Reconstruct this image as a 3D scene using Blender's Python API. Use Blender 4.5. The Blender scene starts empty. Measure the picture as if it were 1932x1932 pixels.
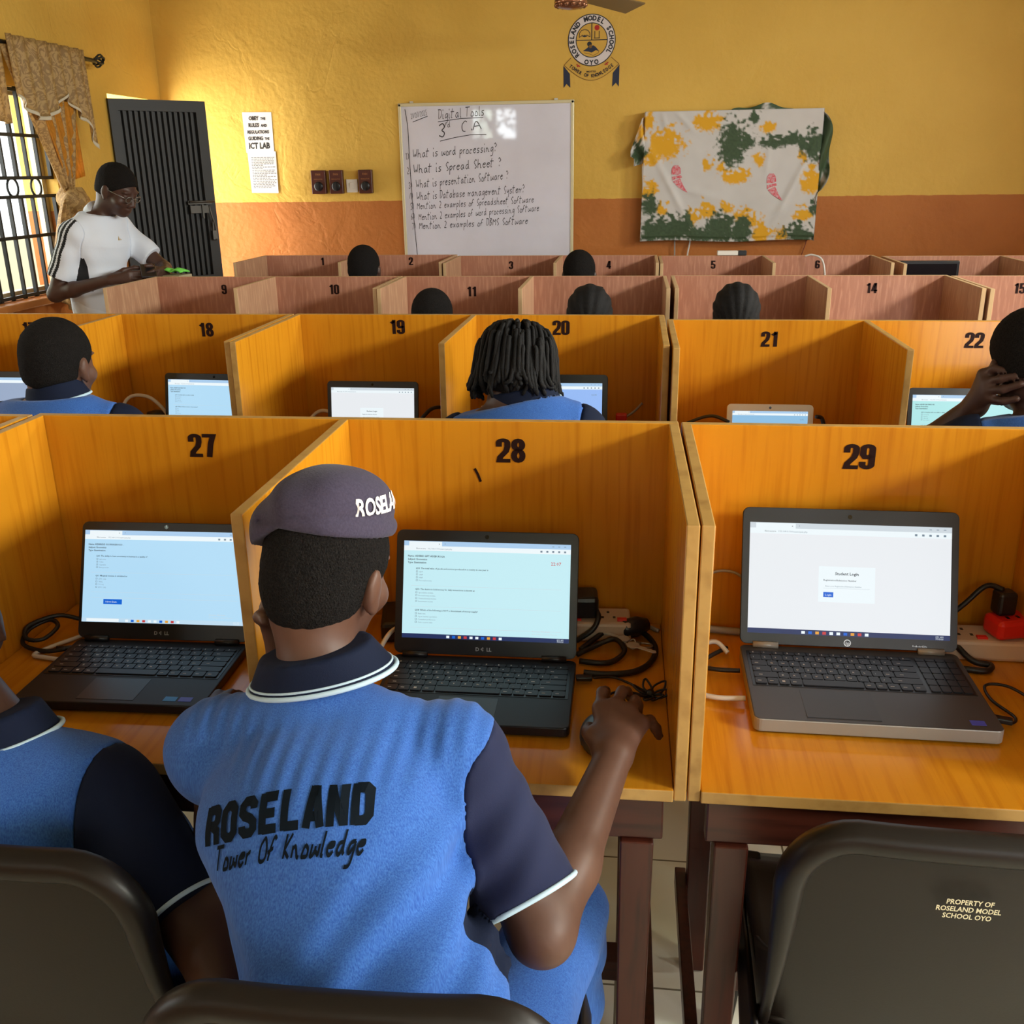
import bpy, math, random
import numpy as np
from mathutils import Vector, Matrix, noise
from mathutils.bvhtree import BVHTree
random.seed(7)
SC = bpy.context.scene
C = SC.collection
PI = math.pi

def lin(r, g, b):
    f = lambda c: (c/255/12.92) if c/255 <= .04045 else ((c/255+.055)/1.055)**2.4
    return (f(r), f(g), f(b), 1.0)

# ------------------------------------------------------------------ camera
def cam_axes(pitch, yaw, roll):
    cy, sy = math.cos(yaw), math.sin(yaw)
    fwd = Vector((-sy*math.cos(pitch), cy*math.cos(pitch), -math.sin(pitch)))
    right = Vector((cy, sy, 0)); up = right.cross(fwd)
    c, s = math.cos(roll), math.sin(roll)
    return right*c+up*s, up*c-right*s, fwd
_r, _u, _f = cam_axes(.33396, .12518, -.01412)
cam_d = bpy.data.cameras.new('camera'); cam = bpy.data.objects.new('camera', cam_d); C.objects.link(cam)
cam_d.sensor_width = 36; cam_d.lens = 1846.143/1932*36; cam_d.clip_start = .02
M = Matrix.Identity(4)
for i in range(3):
    M[i][0], M[i][1], M[i][2] = _r[i], _u[i], -_f[i]
M[0][3], M[1][3], M[2][3] = 0, 0, 1.587
cam.matrix_world = M
SC.camera = cam

# ------------------------------------------------------------------ exposure, sky, daylight at the openings
SC.view_settings.view_transform = 'Standard'
SC.view_settings.look = 'None'
SC.view_settings.exposure = 0.0
SC.view_settings.gamma = 1.0
SC.view_settings.use_curve_mapping = False
SC.cycles.use_denoising = True
SC.cycles.max_bounces = 8
SC.cycles.diffuse_bounces = 5
SC.cycles.caustics_reflective = False
SC.cycles.caustics_refractive = False
SC.cycles.sample_clamp_indirect = 6
w = bpy.data.worlds.new('sky'); SC.world = w; w.use_nodes = True
bg = w.node_tree.nodes['Background']
bg.inputs[0].default_value = (.93, .97, 1, 1); bg.inputs[1].default_value = 2.2

def area(name, loc, target, sx, sy, power, col=(1, 1, 1)):
    d = bpy.data.lights.new(name, 'AREA'); d.shape = 'RECTANGLE'; d.size = sx; d.size_y = sy
    d.energy = power; d.color = col
    o = bpy.data.objects.new(name, d); C.objects.link(o); o.location = loc
    o.rotation_euler = (Vector(target)-Vector(loc)).to_track_quat('-Z', 'Y').to_euler()
    return o
XL, XR, YB, YF, ZC = -3.39, 3.3, -1.7, 7.2, 3.05
# daylight entering each window and doorway, plus an added floor fill (lamps stand outside the openings)
for y, pw in ((-.3, 228), (2.0, 160), (4.3, 130)):
    area('daylight_right', (XR+.3, y, 2.42), (0, y, 1.0), 1.25, .4, pw, (1, .99, .97))
for y in (.2, 2.6):
    area('daylight_left', (XL-.45, y, 1.6), (0, y, 1.0), 1.3, 1.2, 22, (.9, .96, 1))
area('daylight_left', (XL-.5, 5.1, 1.6), (0, 4.9, 1.0), 1.25, 1.1, 30, (1, .98, .94))
area('daylight_doorway', (XL-.5, 6.75, 1.2), (-2.6, 7.0, 1.2), .8, 1.9, 115, (1, .95, .85))
area('daylight_back', (.9, YB-.5, 1.95), (.3, 2, 1.0), 2.8, .9, 18, (.93, .97, 1))

area('daylight_vent', (-2.22, YB-.7, 2.42), (-1.5, 2, 1.9), 1.1, .8, 42, (.86, .95, 1))

area('back_floor_fill', (2.9, YB-.5, 1.0), (.6, 2.2, 0), .7, 1.8, 95, (.93, .97, 1))  # added fill, sent low through an invented doorway to brighten the floor

# ------------------------------------------------------------------ helpers
def thing(name, label, cat, loc=(0, 0, 0), rz=0, group=None):
    o = bpy.data.objects.new(name, None); C.objects.link(o)
    o.empty_display_size = .05
    o.location = loc; o.rotation_euler = (0, 0, rz)
    return tag(o, label, cat, group)
def tag(o, label, cat, group=None):
    o['label'] = label; o['category'] = cat
    if group: o['group'] = group
    return o
def struct(o):
    o['kind'] = 'structure'; return o

def stroke2d(pts, wd, closed=False):
    """a thick polyline in the plane -> verts, quads (mitred)"""
    P = [Vector(p) for p in pts]
    n = len(P)
    L, Rr = [], []
    for i in range(n):
        a = P[i-1] if (i > 0 or closed) else None
        b = P[(i+1) % n] if (i < n-1 or closed) else None
        d1 = (P[i]-a).normalized() if a is not None and (P[i]-a).length > 1e-9 else None
        d2 = (b-P[i]).normalized() if b is not None and (b-P[i]).length > 1e-9 else None
        d1 = d1 or d2 or Vector((1, 0)); d2 = d2 or d1
        n1 = Vector((-d1.y, d1.x)); n2 = Vector((-d2.y, d2.x))
        m = n1+n2
        if m.length < 1e-6: m = n1.copy()
        m.normalize(); k = 1/max(.45, m.dot(n1))
        L.append(P[i]+m*(wd/2*k)); Rr.append(P[i]-m*(wd/2*k))
    V = [tuple(p) for p in L]+[tuple(p) for p in Rr]
    F = [(i, (i+n), ((i+1) % n)+n, (i+1) % n) for i in range(n if closed else n-1)]
    return V, F
def arc(cx, cy, rx, ry, a0, a1, n=10):
    return [(cx+rx*math.cos(math.radians(a0+(a1-a0)*i/n)), cy+ry*math.sin(math.radians(a0+(a1-a0)*i/n))) for i in range(n+1)]

_font_cache = {}
def font2d(s, bold=0.0, res=2):
    """built-in lettering as flat verts / faces; returns (verts, faces, width) for size 1"""
    k = (s, bold, res)
    if k in _font_cache: return _font_cache[k]
    cu = bpy.data.curves.new('lettering', 'FONT'); cu.body = s; cu.size = 1; cu.offset = bold; cu.resolution_u = res
    ob = bpy.data.objects.new('lettering', cu)
    me = bpy.data.meshes.new_from_object(ob)
    V = [(v.co.x, v.co.y) for v in me.vertices]; F = [tuple(p.vertices) for p in me.polygons]
    bpy.data.objects.remove(ob); bpy.data.curves.remove(cu); bpy.data.meshes.remove(me)
    x0 = min([v[0] for v in V], default=0); x1 = max([v[0] for v in V], default=0)
    V = [(x-x0, y) for x, y in V]
    _font_cache[k] = (V, F, x1-x0)
    return _font_cache[k]

# heavy condensed numerals
def digit(ch):
    a, b, r = .07, .286, .108; c = (a+b)/2
    top = lambda s, e: arc(c, .93-r, r, r, s, e)
    bot = lambda s, e: arc(c, .07+r, r, r, s, e)
    if ch == '0': return [(top(180, 0)+bot(0, -180), True)]
    if ch == '1': return [([(.2, 0), (.2, 1)], False), ([(.22, .9), (.06, .76)], False)]
    if ch == '2': return [([(a, .66)]+top(180, 0)+[(b, .66), (.25, .47), (.1, .22), (a+.01, .07), (.36, .07)], False)]
    if ch == '3': return [([(a, .7)]+top(180, 0)+[(b, .62), (.26, .54), (.16, .52)], False), ([(.16, .52), (.26, .48), (b, .4)]+bot(0, -180)+[(a, .3)], False)]
    if ch == '4': return [([(.25, 0), (.25, 1)], False), ([(.22, .98), (.07, .27), (.37, .27)], False)]
    if ch == '5': return [([(.34, .93), (.08, .93), (.08, .52), (.2, .57), (b, .48)]+bot(0, -180)+[(a, .3)], False)]
    if ch == '6': return [([(b, .7)]+top(0, 180)+bot(180, 360)+[(b, .42), (.24, .52), (.16, .52), (a, .44)], False)]
    if ch == '7': return [([(.0, .93), (.3, .93), (.22, .6), (.15, 0)], False)]
    if ch == '8': return [(arc(c, .74, r*.95, .19, 0, 360, 16)[:-1], True), (arc(c, .29, r, .22, 0, 360, 16)[:-1], True)]
    if ch == '9': return [([(a, .3)]+bot(180, 360)+top(0, 180)+[(a, .58), (.12, .48), (.2, .48), (b, .56)], False)]
def number2d(s):
    V, F, x = [], [], 0
    for ch in s:
        for pts, cl in digit(ch):
            v, f = stroke2d(pts, .155, cl); n = len(V)
            V += [((q[0]+x)*1.6, q[1]) for q in v]; F += [tuple(i+n for i in q) for q in f]
        x += .385 if ch != '1' else .33
    return V, F, x*1.6
# block capitals with cut corners
def block2d(s):
    w = .245; a, b, c = .1, .5, .1
    oct_ = lambda x0, x1, y0, y1, k=.12: [(x0+k, y0), (x1-k, y0), (x1, y0+k), (x1, y1-k), (x1-k, y1), (x0+k, y1), (x0, y1-k), (x0, y0+k)]
    G = {'R': [([(a, 0), (a, 1)], 0), ([(a, .9), (.4, .9), (b, .8), (b, .6), (.4, .5), (a, .5)], 0), ([(.3, .5), (b, .35), (b, 0)], 0)],
         'O': [(oct_(a, b, .1, .9), 1)],
         'S': [([(b, .7), (b, .8), (.4, .9), (.2, .9), (a, .8), (a, .64), (.2, .54), (.4, .46), (b, .36), (b, .2), (.4, .1), (.2, .1), (a, .2), (a, .3)], 0)],
         'E': [([(a, 0), (a, 1)], 0), ([(a, .9), (.56, .9)], 0), ([(a, .5), (.5, .5)], 0), ([(a, .1), (.56, .1)], 0)],
         'L': [([(a, 0), (a, 1)], 0), ([(a, .1), (.56, .1)], 0)],
         'A': [([(.08, 0), (.26, 1)], 0), ([(.52, 0), (.34, 1)], 0), ([(.15, .28), (.45, .28)], 0), ([(.2, .9), (.4, .9)], 0)],
         'N': [([(a, 0), (a, 1)], 0), ([(b, 0), (b, 1)], 0), ([(a, .95), (b, .05)], 0)],
         'D': [([(a, 0), (a, 1)], 0), ([(a, .1), (.38, .1), (b, .22), (b, .78), (.38, .9), (a, .9)], 0)]}
    V, F, x = [], [], 0
    for ch in s:
        for pts, cl in G[ch]:
            v, f = stroke2d(pts, w, bool(cl)); n = len(V)
            V += [(q[0]+x, q[1]) for q in v]; F += [tuple(i+n for i in q) for q in f]
        x += .715
    return V, F, x-.08
# hand-written single-stroke alphabet: digit pairs x y, baseline 3, x-height 6, ascender 9
HAND = {
 'a': '46261423334546 464453', 'b': '191333454636251515', 'c': '4526141323334', 'd': '46261423334546 494453', 'e': '15454636261514233344', 'f': '48392814131 0536', 'g': '46261423344546 46413010', 'h': '191313 152636454353', 'i': '16141323 1819', 'k': '1913 461453', 'l': '19141323', 'm': '1613 152635333 3545563', 'n': '1613 1526354353', 'o': '26141323434526', 'p': '1610 15263645342314', 'r': '1613 152636', 's': '4636261544332313', 't': '29141323 0747', 'u': '161413233446 464353', 'w': '1614132334363444535556', 'x': '1643 4613', 'y': '16143446 464130', 'v': '161346', 'j': '26211', 'z': '16461343', 'q': '46261423344546 4640',
 'W': '0913364359', 'S': '4839281726354433231', 'D': '1913 0939484534231', 'B': '1913 19394817 163645342313', 'M': '1319355953', 'T': '0959 2923', 'C': '483928171423334', 'A': '032953 1545', 'P': '1913 19394836 16', 'I': '1913', 'K': '1913 4915 1543', 'O': '28171423435456483928', 'V': '092359', 'N': '13194349', 'L': '19131343', 'E': '491913 1636 1343', 'R': '1913 193948361643',
 '1': '182923', '2': '1829384713 1343', '3': '18394726453314', '?': '1829384726 2423', '.': '2324', '(': '29171523', ')': '19272513', '4': '39144 14 4943', '5': '491926453313', '6': '39161423344516', '7': '194923', '/': '4903', '0': '28171423435456483928', '-': '1636'}
def hand2d(s, wd=.5):
    V, F, x = [], [], 0.0
    for ch in s:
        if ch == ' ': x += 4; continue
        xm = 0
        for st in HAND.get(ch, '1343').split(' '):
            st = st[:len(st)//2*2]
            pts = [(int(st[i]), int(st[i+1])-3) for i in range(0, len(st), 2)]
            pts = [p for i, p in enumerate(pts) if i == 0 or p != pts[i-1]]
            if not pts: continue
            if len(pts) == 1: pts.append((pts[0][0]+.4, pts[0][1]))
            for _ in range(2):                      # round the corners
                if len(pts) > 2:
                    q = [pts[0]]
                    for p0, p1 in zip(pts[:-1], pts[1:]):
                        q += [(p0[0]*.75+p1[0]*.25, p0[1]*.75+p1[1]*.25), (p0[0]*.25+p1[0]*.75, p0[1]*.25+p1[1]*.75)]
                    pts = q+[pts[-1]]
            xm = max(xm, max(p[0] for p in pts))
            v, f = stroke2d(pts, wd); n = len(V)
            V += [(q[0]+x, q[1]) for q in v]; F += [tuple(i+n for i in q) for q in f]
        x += xm+.7
    return [(a/6, b/6) for a, b in V], F, x/6

class MB:
    """collects geometry, builds ONE mesh object"""
    def __init__(s): s.v, s.f, s.m, s.sm = [], [], [], []
    def add(s, V, F, mi=0, smooth=False):
        n = len(s.v); s.v += [tuple(p) for p in V]
        s.f += [tuple(i+n for i in q) for q in F]; s.m += [mi]*len(F) if isinstance(mi, int) else list(mi); s.sm += [smooth]*len(F)
        return s
    def box(s, c, size, mi=0, rot=None, taper=None):
        hx, hy, hz = size[0]/2, size[1]/2, size[2]/2
        V = []
        for z in (-1, 1):
            for x, y in ((-1, -1), (1, -1), (1, 1), (-1, 1)):
                t = taper if (taper and z < 0) else 1
                V.append(Vector((x*hx*t, y*hy*t, z*hz)))
        if rot is not None: V = [rot @ p for p in V]
        V = [p+Vector(c) for p in V]
        F = [(3, 2, 1, 0), (4, 5, 6, 7), (0, 1, 5, 4), (1, 2, 6, 5), (2, 3, 7, 6), (3, 0, 4, 7)]
        return s.add(V, F, mi)
    def span(s, a, b, mi=0):
        return s.box([(a[i]+b[i])/2 for i in range(3)], [abs(b[i]-a[i]) for i in range(3)], mi)
    def bar(s, a, b, w, d, mi=0, w2=None, d2=None, up=(0, 0, 1)):
        a, b = Vector(a), Vector(b); t = (b-a).normalized(); x = t.cross(Vector(up))
        if x.length < 1e-4: x = t.cross(Vector((0, 1, 0)))
        x.normalize(); y = x.cross(t)
        w2 = w2 or w; d2 = d2 or d
        V = []
        for p, ww, dd in ((a, w, d), (b, w2, d2)):
            for i, j in ((-1, -1), (1, -1), (1, 1), (-1, 1)): V.append(p+x*(i*ww/2)+y*(j*dd/2))
        return s.add(V, [(3, 2, 1, 0), (4, 5, 6, 7), (0, 1, 5, 4), (1, 2, 6, 5), (2, 3, 7, 6), (3, 0, 4, 7)], mi)
    def tube(s, pts, r, n=8, mi=0, closed=False, cap=True):
        P = [Vector(p) for p in pts]; m = len(P)
        R = r if isinstance(r, (list, tuple)) else [r]*m
        prev = None; rings = []
        for i in range(m):
            a = P[(i-1) % m] if (i > 0 or closed) else P[i]; b = P[(i+1) % m] if (i < m-1 or closed) else P[i]
            t = (b-a)
            t = t.normalized() if t.length > 1e-9 else Vector((0, 0, 1))
            if prev is None:
                x = t.cross(Vector((0, 0, 1)))
                if x.length < 1e-3: x = t.cross(Vector((0, 1, 0)))
            else: x = prev-t*prev.dot(t)
            x.normalize(); prev = x; y = t.cross(x)
            rings.append([P[i]+(x*math.cos(2*PI*k/n)+y*math.sin(2*PI*k/n))*R[i] for k in range(n)])
        V = [p for q in rings for p in q]; F = []
        for i in range(m if closed else m-1):
            j = (i+1) % m
            for k in range(n): F.append((i*n+k, i*n+(k+1) % n, j*n+(k+1) % n, j*n+k))
        if cap and not closed: F += [tuple(range(n))[::-1], tuple((m-1)*n+k for k in range(n))]
        return s.add(V, F, mi, True)
    def lathe(s, c, prof, n=24, mi=0, axis=None):
        """prof: (radius, height) list about z at c"""
        V, F = [], []
        for r, z in prof:
            for k in range(n): V.append(Vector((r*math.cos(2*PI*k/n), r*math.sin(2*PI*k/n), z)))
        if axis is not None: V = [axis @ p for p in V]
        V = [p+Vector(c) for p in V]
        for i in range(len(prof)-1):
            for k in range(n): F.append((i*n+k, i*n+(k+1) % n, (i+1)*n+(k+1) % n, (i+1)*n+k))
        F += [tuple(range(n))[::-1], tuple((len(prof)-1)*n+k for k in range(n))]
        return s.add(V, F, mi, True)
    def grid(s, fn, nu, nv, mi=0, smooth=True):
        V = [fn(i/nu, j/nv) for j in range(nv+1) for i in range(nu+1)]
        F = [(j*(nu+1)+i, j*(nu+1)+i+1, (j+1)*(nu+1)+i+1, (j+1)*(nu+1)+i) for j in range(nv) for i in range(nu)]
        return s.add(V, F, mi, smooth)
    def prism(s, poly, z0, z1, mi=0, mat=None, side=None):
        n = len(poly)
        V = [Vector((x, y, z0)) for x, y in poly]+[Vector((x, y, z1)) for x, y in poly]
        if mat is not None: V = [mat @ p for p in V]
        F = [tuple(range(n))[::-1], tuple(range(n, 2*n))]+[(i, (i+1) % n, (i+1) % n+n, i+n) for i in range(n)]
        return s.add(V, F, [mi, mi]+[side if side is not None else mi]*n)
    def flat(s, vf, mat, mi=0, sc=1.0, off=(0, 0), sx=1.0, shear=0.0):
        """2-D verts/faces -> plane given by a 4x4 matrix (x right, y up, z out)"""
        V, F = vf[0], vf[1]
        return s.add([mat @ Vector(((x*sx+y*shear)*sc+off[0], y*sc+off[1], 0)) for x, y in V], F, mi)
    def text(s, t, mat, x, y, h, mi=0, align='l', bold=0.0, sx=1.0, res=2, shear=0.0):
        V, F, wd = font2d(t, bold, res)
        sc = h/.73
        ox = x-(wd*sc*sx*{'l': 0, 'c': .5, 'r': 1}[align])
        return s.flat((V, F), mat, mi, sc, (ox, y), sx, shear)
    def build(s, name, mats, parent=None, bevel=0.0, subsurf=0, solid=0.0, world=False, segs=2):
        me = bpy.data.meshes.new(name)
        V = s.v
        if world and parent is not None:
            l = parent.location
            if parent.parent is not None: l = l+parent.parent.location
            V = [(p[0]-l[0], p[1]-l[1], p[2]-l[2]) for p in V]
        me.from_pydata(V, [], s.f)
        me.polygons.foreach_set('material_index', s.m); me.polygons.foreach_set('use_smooth', s.sm)
        for m in (mats if isinstance(mats, (list, tuple)) else [mats]): me.materials.append(m)
        me.update()
        o = bpy.data.objects.new(name, me); C.objects.link(o)
        if parent is not None: o.parent = parent
        if solid:
            md = o.modifiers.new('thickness', 'SOLIDIFY'); md.thickness = abs(solid); md.offset = 0 if solid > 0 else -1
        if bevel:
            md = o.modifiers.new('edge', 'BEVEL'); md.width = bevel; md.segments = segs; md.limit_method = 'ANGLE'; md.angle_limit = .6
        if subsurf:
            md = o.modifiers.new('round', 'SUBSURF'); md.levels = subsurf; md.render_levels = subsurf
        return o
def plane_at(o, x, y):
    """matrix of a drawing plane: origin o, unit x right, unit y up"""
    x = Vector(x).normalized(); y = Vector(y).normalized(); z = x.cross(y)
    m = Matrix.Identity(4)
    for i in range(3): m[i][0], m[i][1], m[i][2], m[i][3] = x[i], y[i], z[i], o[i]
    return m
def spline(pts, n=8):
    """Catmull-Rom through points"""
    P = [Vector(p) for p in pts]; P = [P[0]*2-P[1]]+P+[P[-1]*2-P[-2]]
    out = []
    for i in range(1, len(P)-2):
        for k in range(n):
            t = k/n; a, b, c, d = P[i-1], P[i], P[i+1], P[i+2]
            out.append(.5*((2*b)+(c-a)*t+(2*a-5*b+4*c-d)*t*t+(3*b-a-3*c+d)*t**3))
    return out+[P[-2]]
def dup(root, loc, rz=None, label=None, group=None):
    r = root.copy(); C.objects.link(r); r.location = loc
    if rz is not None: r.rotation_euler = (0, 0, rz)
    if label: r['label'] = label
    if group: r['group'] = group
    for ch in list(root.children):
        c = ch.copy(); C.objects.link(c); c.parent = r
        for g in list(ch.children):
            d = g.copy(); C.objects.link(d); d.parent = c
    return r

# ------------------------------------------------------------------ materials
def mat(name, col, rough=.5, spec=.5, metal=0.0, emit=None, bump=None, vary=None, alpha=None, sheen=0.0, coat=0.0):
    m = bpy.data.materials.new(name); m.use_nodes = True
    nt = m.node_tree; b = nt.nodes['Principled BSDF']
    b.inputs['Base Color'].default_value = col; b.inputs['Roughness'].default_value = rough
    b.inputs['Specular IOR Level'].default_value = spec; b.inputs['Metallic'].default_value = metal
    b.inputs['Sheen Weight'].default_value = sheen; b.inputs['Coat Weight'].default_value = coat
    if emit: b.inputs['Emission Color'].default_value = col; b.inputs['Emission Strength'].default_value = emit
    tc = nt.nodes.new('ShaderNodeTexCoord')
    def noi(scale, detail=3, vec=None):
        n = nt.nodes.new('ShaderNodeTexNoise'); n.inputs['Detail'].default_value = detail
        if isinstance(scale, (tuple, list)):
            mp = nt.nodes.new('ShaderNodeMapping'); mp.inputs['Scale'].default_value = scale
            nt.links.new(tc.outputs['Object'], mp.inputs[0]); nt.links.new(mp.outputs[0], n.inputs['Vector']); n.inputs['Scale'].default_value = 1
        else:
            nt.links.new(tc.outputs['Object'], n.inputs['Vector']); n.inputs['Scale'].default_value = scale
        return n
    if vary:                                   # (scale, second colour, [contrast])
        n = noi(vary[0], 5); r = nt.nodes.new('ShaderNodeValToRGB'); k = vary[2] if len(vary) > 2 else .2
        r.color_ramp.elements[0].position = .5-k; r.color_ramp.elements[1].position = .5+k
        r.color_ramp.elements[0].color = col; r.color_ramp.elements[1].color = vary[1]
        nt.links.new(n.outputs[0], r.inputs[0]); nt.links.new(r.outputs[0], b.inputs['Base Color'])
    if bump:                                   # (scale, strength, distance)
        n = noi(bump[0], 4); bp = nt.nodes.new('ShaderNodeBump'); bp.inputs['Strength'].default_value = bump[1]
        bp.inputs['Distance'].default_value = bump[2] if len(bump) > 2 else .005
        nt.links.new(n.outputs[0], bp.inputs['Height']); nt.links.new(bp.outputs[0], b.inputs['Normal'])
    return m
def wood(name, c1, c2, c3, sc, rough=.28, spec=.5, fine=1.0):
    """long-grained wood: broad waves plus fine pores stretched along the grain"""
    m = mat(name, c1, rough, spec); nt = m.node_tree; b = nt.nodes['Principled BSDF']
    tc = nt.nodes.new('ShaderNodeTexCoord')
    def lay(scale, detail, dist=0):
        mp = nt.nodes.new('ShaderNodeMapping'); mp.inputs['Scale'].default_value = scale
        n = nt.nodes.new('ShaderNodeTexNoise'); n.inputs['Scale'].default_value = 1; n.inputs['Detail'].default_value = detail; n.inputs['Distortion'].default_value = dist
        nt.links.new(tc.outputs['Object'], mp.inputs[0]); nt.links.new(mp.outputs[0], n.inputs['Vector']); return n
    a = lay([s*9 for s in sc], 4, .6); f = lay([s*75*fine for s in sc], 3)
    r = nt.nodes.new('ShaderNodeValToRGB'); e = r.color_ramp.elements
    e[0].position = .25; e[0].color = c1; e[1].position = .75; e[1].color = c2
    nt.links.new(a.outputs[0], r.inputs[0])
    r2 = nt.nodes.new('ShaderNodeValToRGB'); e = r2.color_ramp.elements
    e[0].position = .48; e[0].color = (0, 0, 0, 1); e[1].position = .8; e[1].color = (1, 1, 1, 1)
    nt.links.new(f.outputs[0], r2.inputs[0])
    mx = nt.nodes.new('ShaderNodeMix'); mx.data_type = 'RGBA'
    nt.links.new(r2.outputs[0], mx.inputs[0]); nt.links.new(r.outputs[0], mx.inputs[6]); mx.inputs[7].default_value = c3
    nt.links.new(mx.outputs[2], b.inputs['Base Color'])
    bp = nt.nodes.new('ShaderNodeBump'); bp.inputs['Strength'].default_value = .04; bp.inputs['Distance'].default_value = .002
    nt.links.new(f.outputs[0], bp.inputs['Height']); nt.links.new(bp.outputs[0], b.inputs['Normal'])
    return m
def em(name, r, g, b, s=1.0):
    m = mat(name, lin(r, g, b), .3, .25, emit=s)
    m.node_tree.nodes['Principled BSDF'].inputs['Base Color'].default_value = (.01, .01, .012, 1)
    return m

LAM_V = wood('orange laminate, upright grain', lin(210, 144, 34), lin(198, 130, 26), lin(180, 110, 20), (1, 1, .05), .24, .3)
LAM_H = wood('orange laminate, grain front to back', lin(210, 144, 34), lin(198, 130, 26), lin(180, 110, 20), (1, .05, 1), .19)
EDGE = wood('pale edge banding', lin(190, 150, 84), lin(176, 136, 72), lin(158, 118, 60), (.4, .4, .4), .45)
PLY = wood('pinkish brown plywood', lin(178, 126, 104), lin(162, 110, 88), lin(200, 150, 124), (1, 1, .12), .5, .3)
PLYE = mat('raw plywood edge', lin(196, 164, 122), .7)
PLY_T = wood('pale brown plywood', lin(184, 142, 112), lin(166, 124, 96), lin(204, 166, 132), (1, 1, .12), .5, .3)
DARKW = wood('dark red-brown stained timber', lin(84, 38, 25), lin(64, 27, 18), lin(46, 20, 13), (1, 1, .08), .32)
DARKH = wood('dark red-brown stained rail', lin(80, 37, 25), lin(60, 26, 18), lin(44, 19, 13), (.08, 1, 1), .32)
NUM = mat('printed numeral', lin(36, 16, 14), .6, .15)
BLK = mat('black plastic', lin(22, 24, 30), .35, .5)
BLKM = mat('matt black laptop shell', lin(25, 30, 41), .5, .4, bump=(900, .05, .0005))
KEY = mat('dark keycap', lin(26, 29, 38), .45, .5)
KEYW = mat('grey key legend', lin(205, 210, 216), .6)
LOGO = mat('silver lettering', lin(190, 195, 200), .3, .5, .6)
GREYM = mat('grey brushed metal', lin(66, 67, 72), .42, .4, .1, bump=((40, 900, 40), .03, .0005))
GREYE = mat('pale silver edge', lin(150, 148, 142), .35, .5, .15)
PAD = mat('touchpad', lin(42, 48, 60), .4)
PADG = mat('grey touchpad', lin(60, 61, 66), .4, .4, .1)
WHP = mat('white plastic', lin(225, 220, 212), .4)
CRM = mat('cream plastic', lin(206, 186, 164), .45)
REDP = mat('red plastic', lin(222, 42, 34), .35)
CABB = mat('black cable', lin(20, 21, 25), .45)
CABW = mat('white cable', lin(205, 202, 196), .45)
CABG = mat('grey cable', lin(150, 146, 140), .5)
STEEL = mat('nickelled steel', lin(205, 205, 200), .35, .5, .45)
IRON = mat('black iron bar', lin(38, 42, 42), .5, .4, .3)
PAPER = mat('white paper', lin(226, 224, 224), .7)
INK = mat('black ink', lin(20, 20, 24), .6)
CHAIR = mat('brown plastic chair', lin(27, 22, 18), .4, .3, bump=(260, .08, .001))
CHTXT = mat('stencilled cream paint', lin(220, 214, 180), .6)
SKIN = mat('dark brown skin', lin(98, 68, 54), .5, .4, bump=(180, .08, .001), vary=(14, lin(84, 57, 46)))
SKIN2 = mat('deep brown skin', lin(70, 47, 39), .48, .4, bump=(180, .08, .001))
NAIL = mat('fingernail', lin(150, 110, 92), .35)
HAIR = mat('short black hair', lin(19, 18, 18), .95, .1, bump=(420, 1.0, .006), vary=(380, lin(40, 37, 36), .2))
HAIRB = mat('black hair', lin(20, 19, 20), .75, .25, bump=(400, .6, .003))
DENIM = mat('blue heathered chambray', lin(68, 116, 194), .85, .2, sheen=.1, vary=((640, 640, 34), lin(40, 80, 158), .22), bump=((900, 900, 200), .2, .001))
NAVY = mat('navy knit', lin(34, 40, 70), .85, .2, sheen=.05, bump=(700, .2, .001))
NAVYD = mat('dark navy ribbing', lin(18, 27, 50), .85, .2, bump=((900, 900, 200), .3, .001))
PIPE = mat('pale blue piping', lin(186, 214, 232), .8)
PRINT = mat('charcoal shirt print', lin(13, 22, 31), .85, .1)
BERET = mat('dark purple-grey felt', lin(62, 57, 74), .95, .1, sheen=.08, bump=(420, .35, .002), vary=(300, lin(72, 66, 84)))
WTXT = mat('white embroidery', lin(225, 222, 222), .8)
WSHIRT = mat('white sports shirt', lin(216, 224, 238), .7, .2, bump=(60, .15, .004))
BLKC = mat('black cloth', lin(20, 21, 26), .85)
GOLD = mat('gold print', lin(176, 142, 62), .6)
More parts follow.
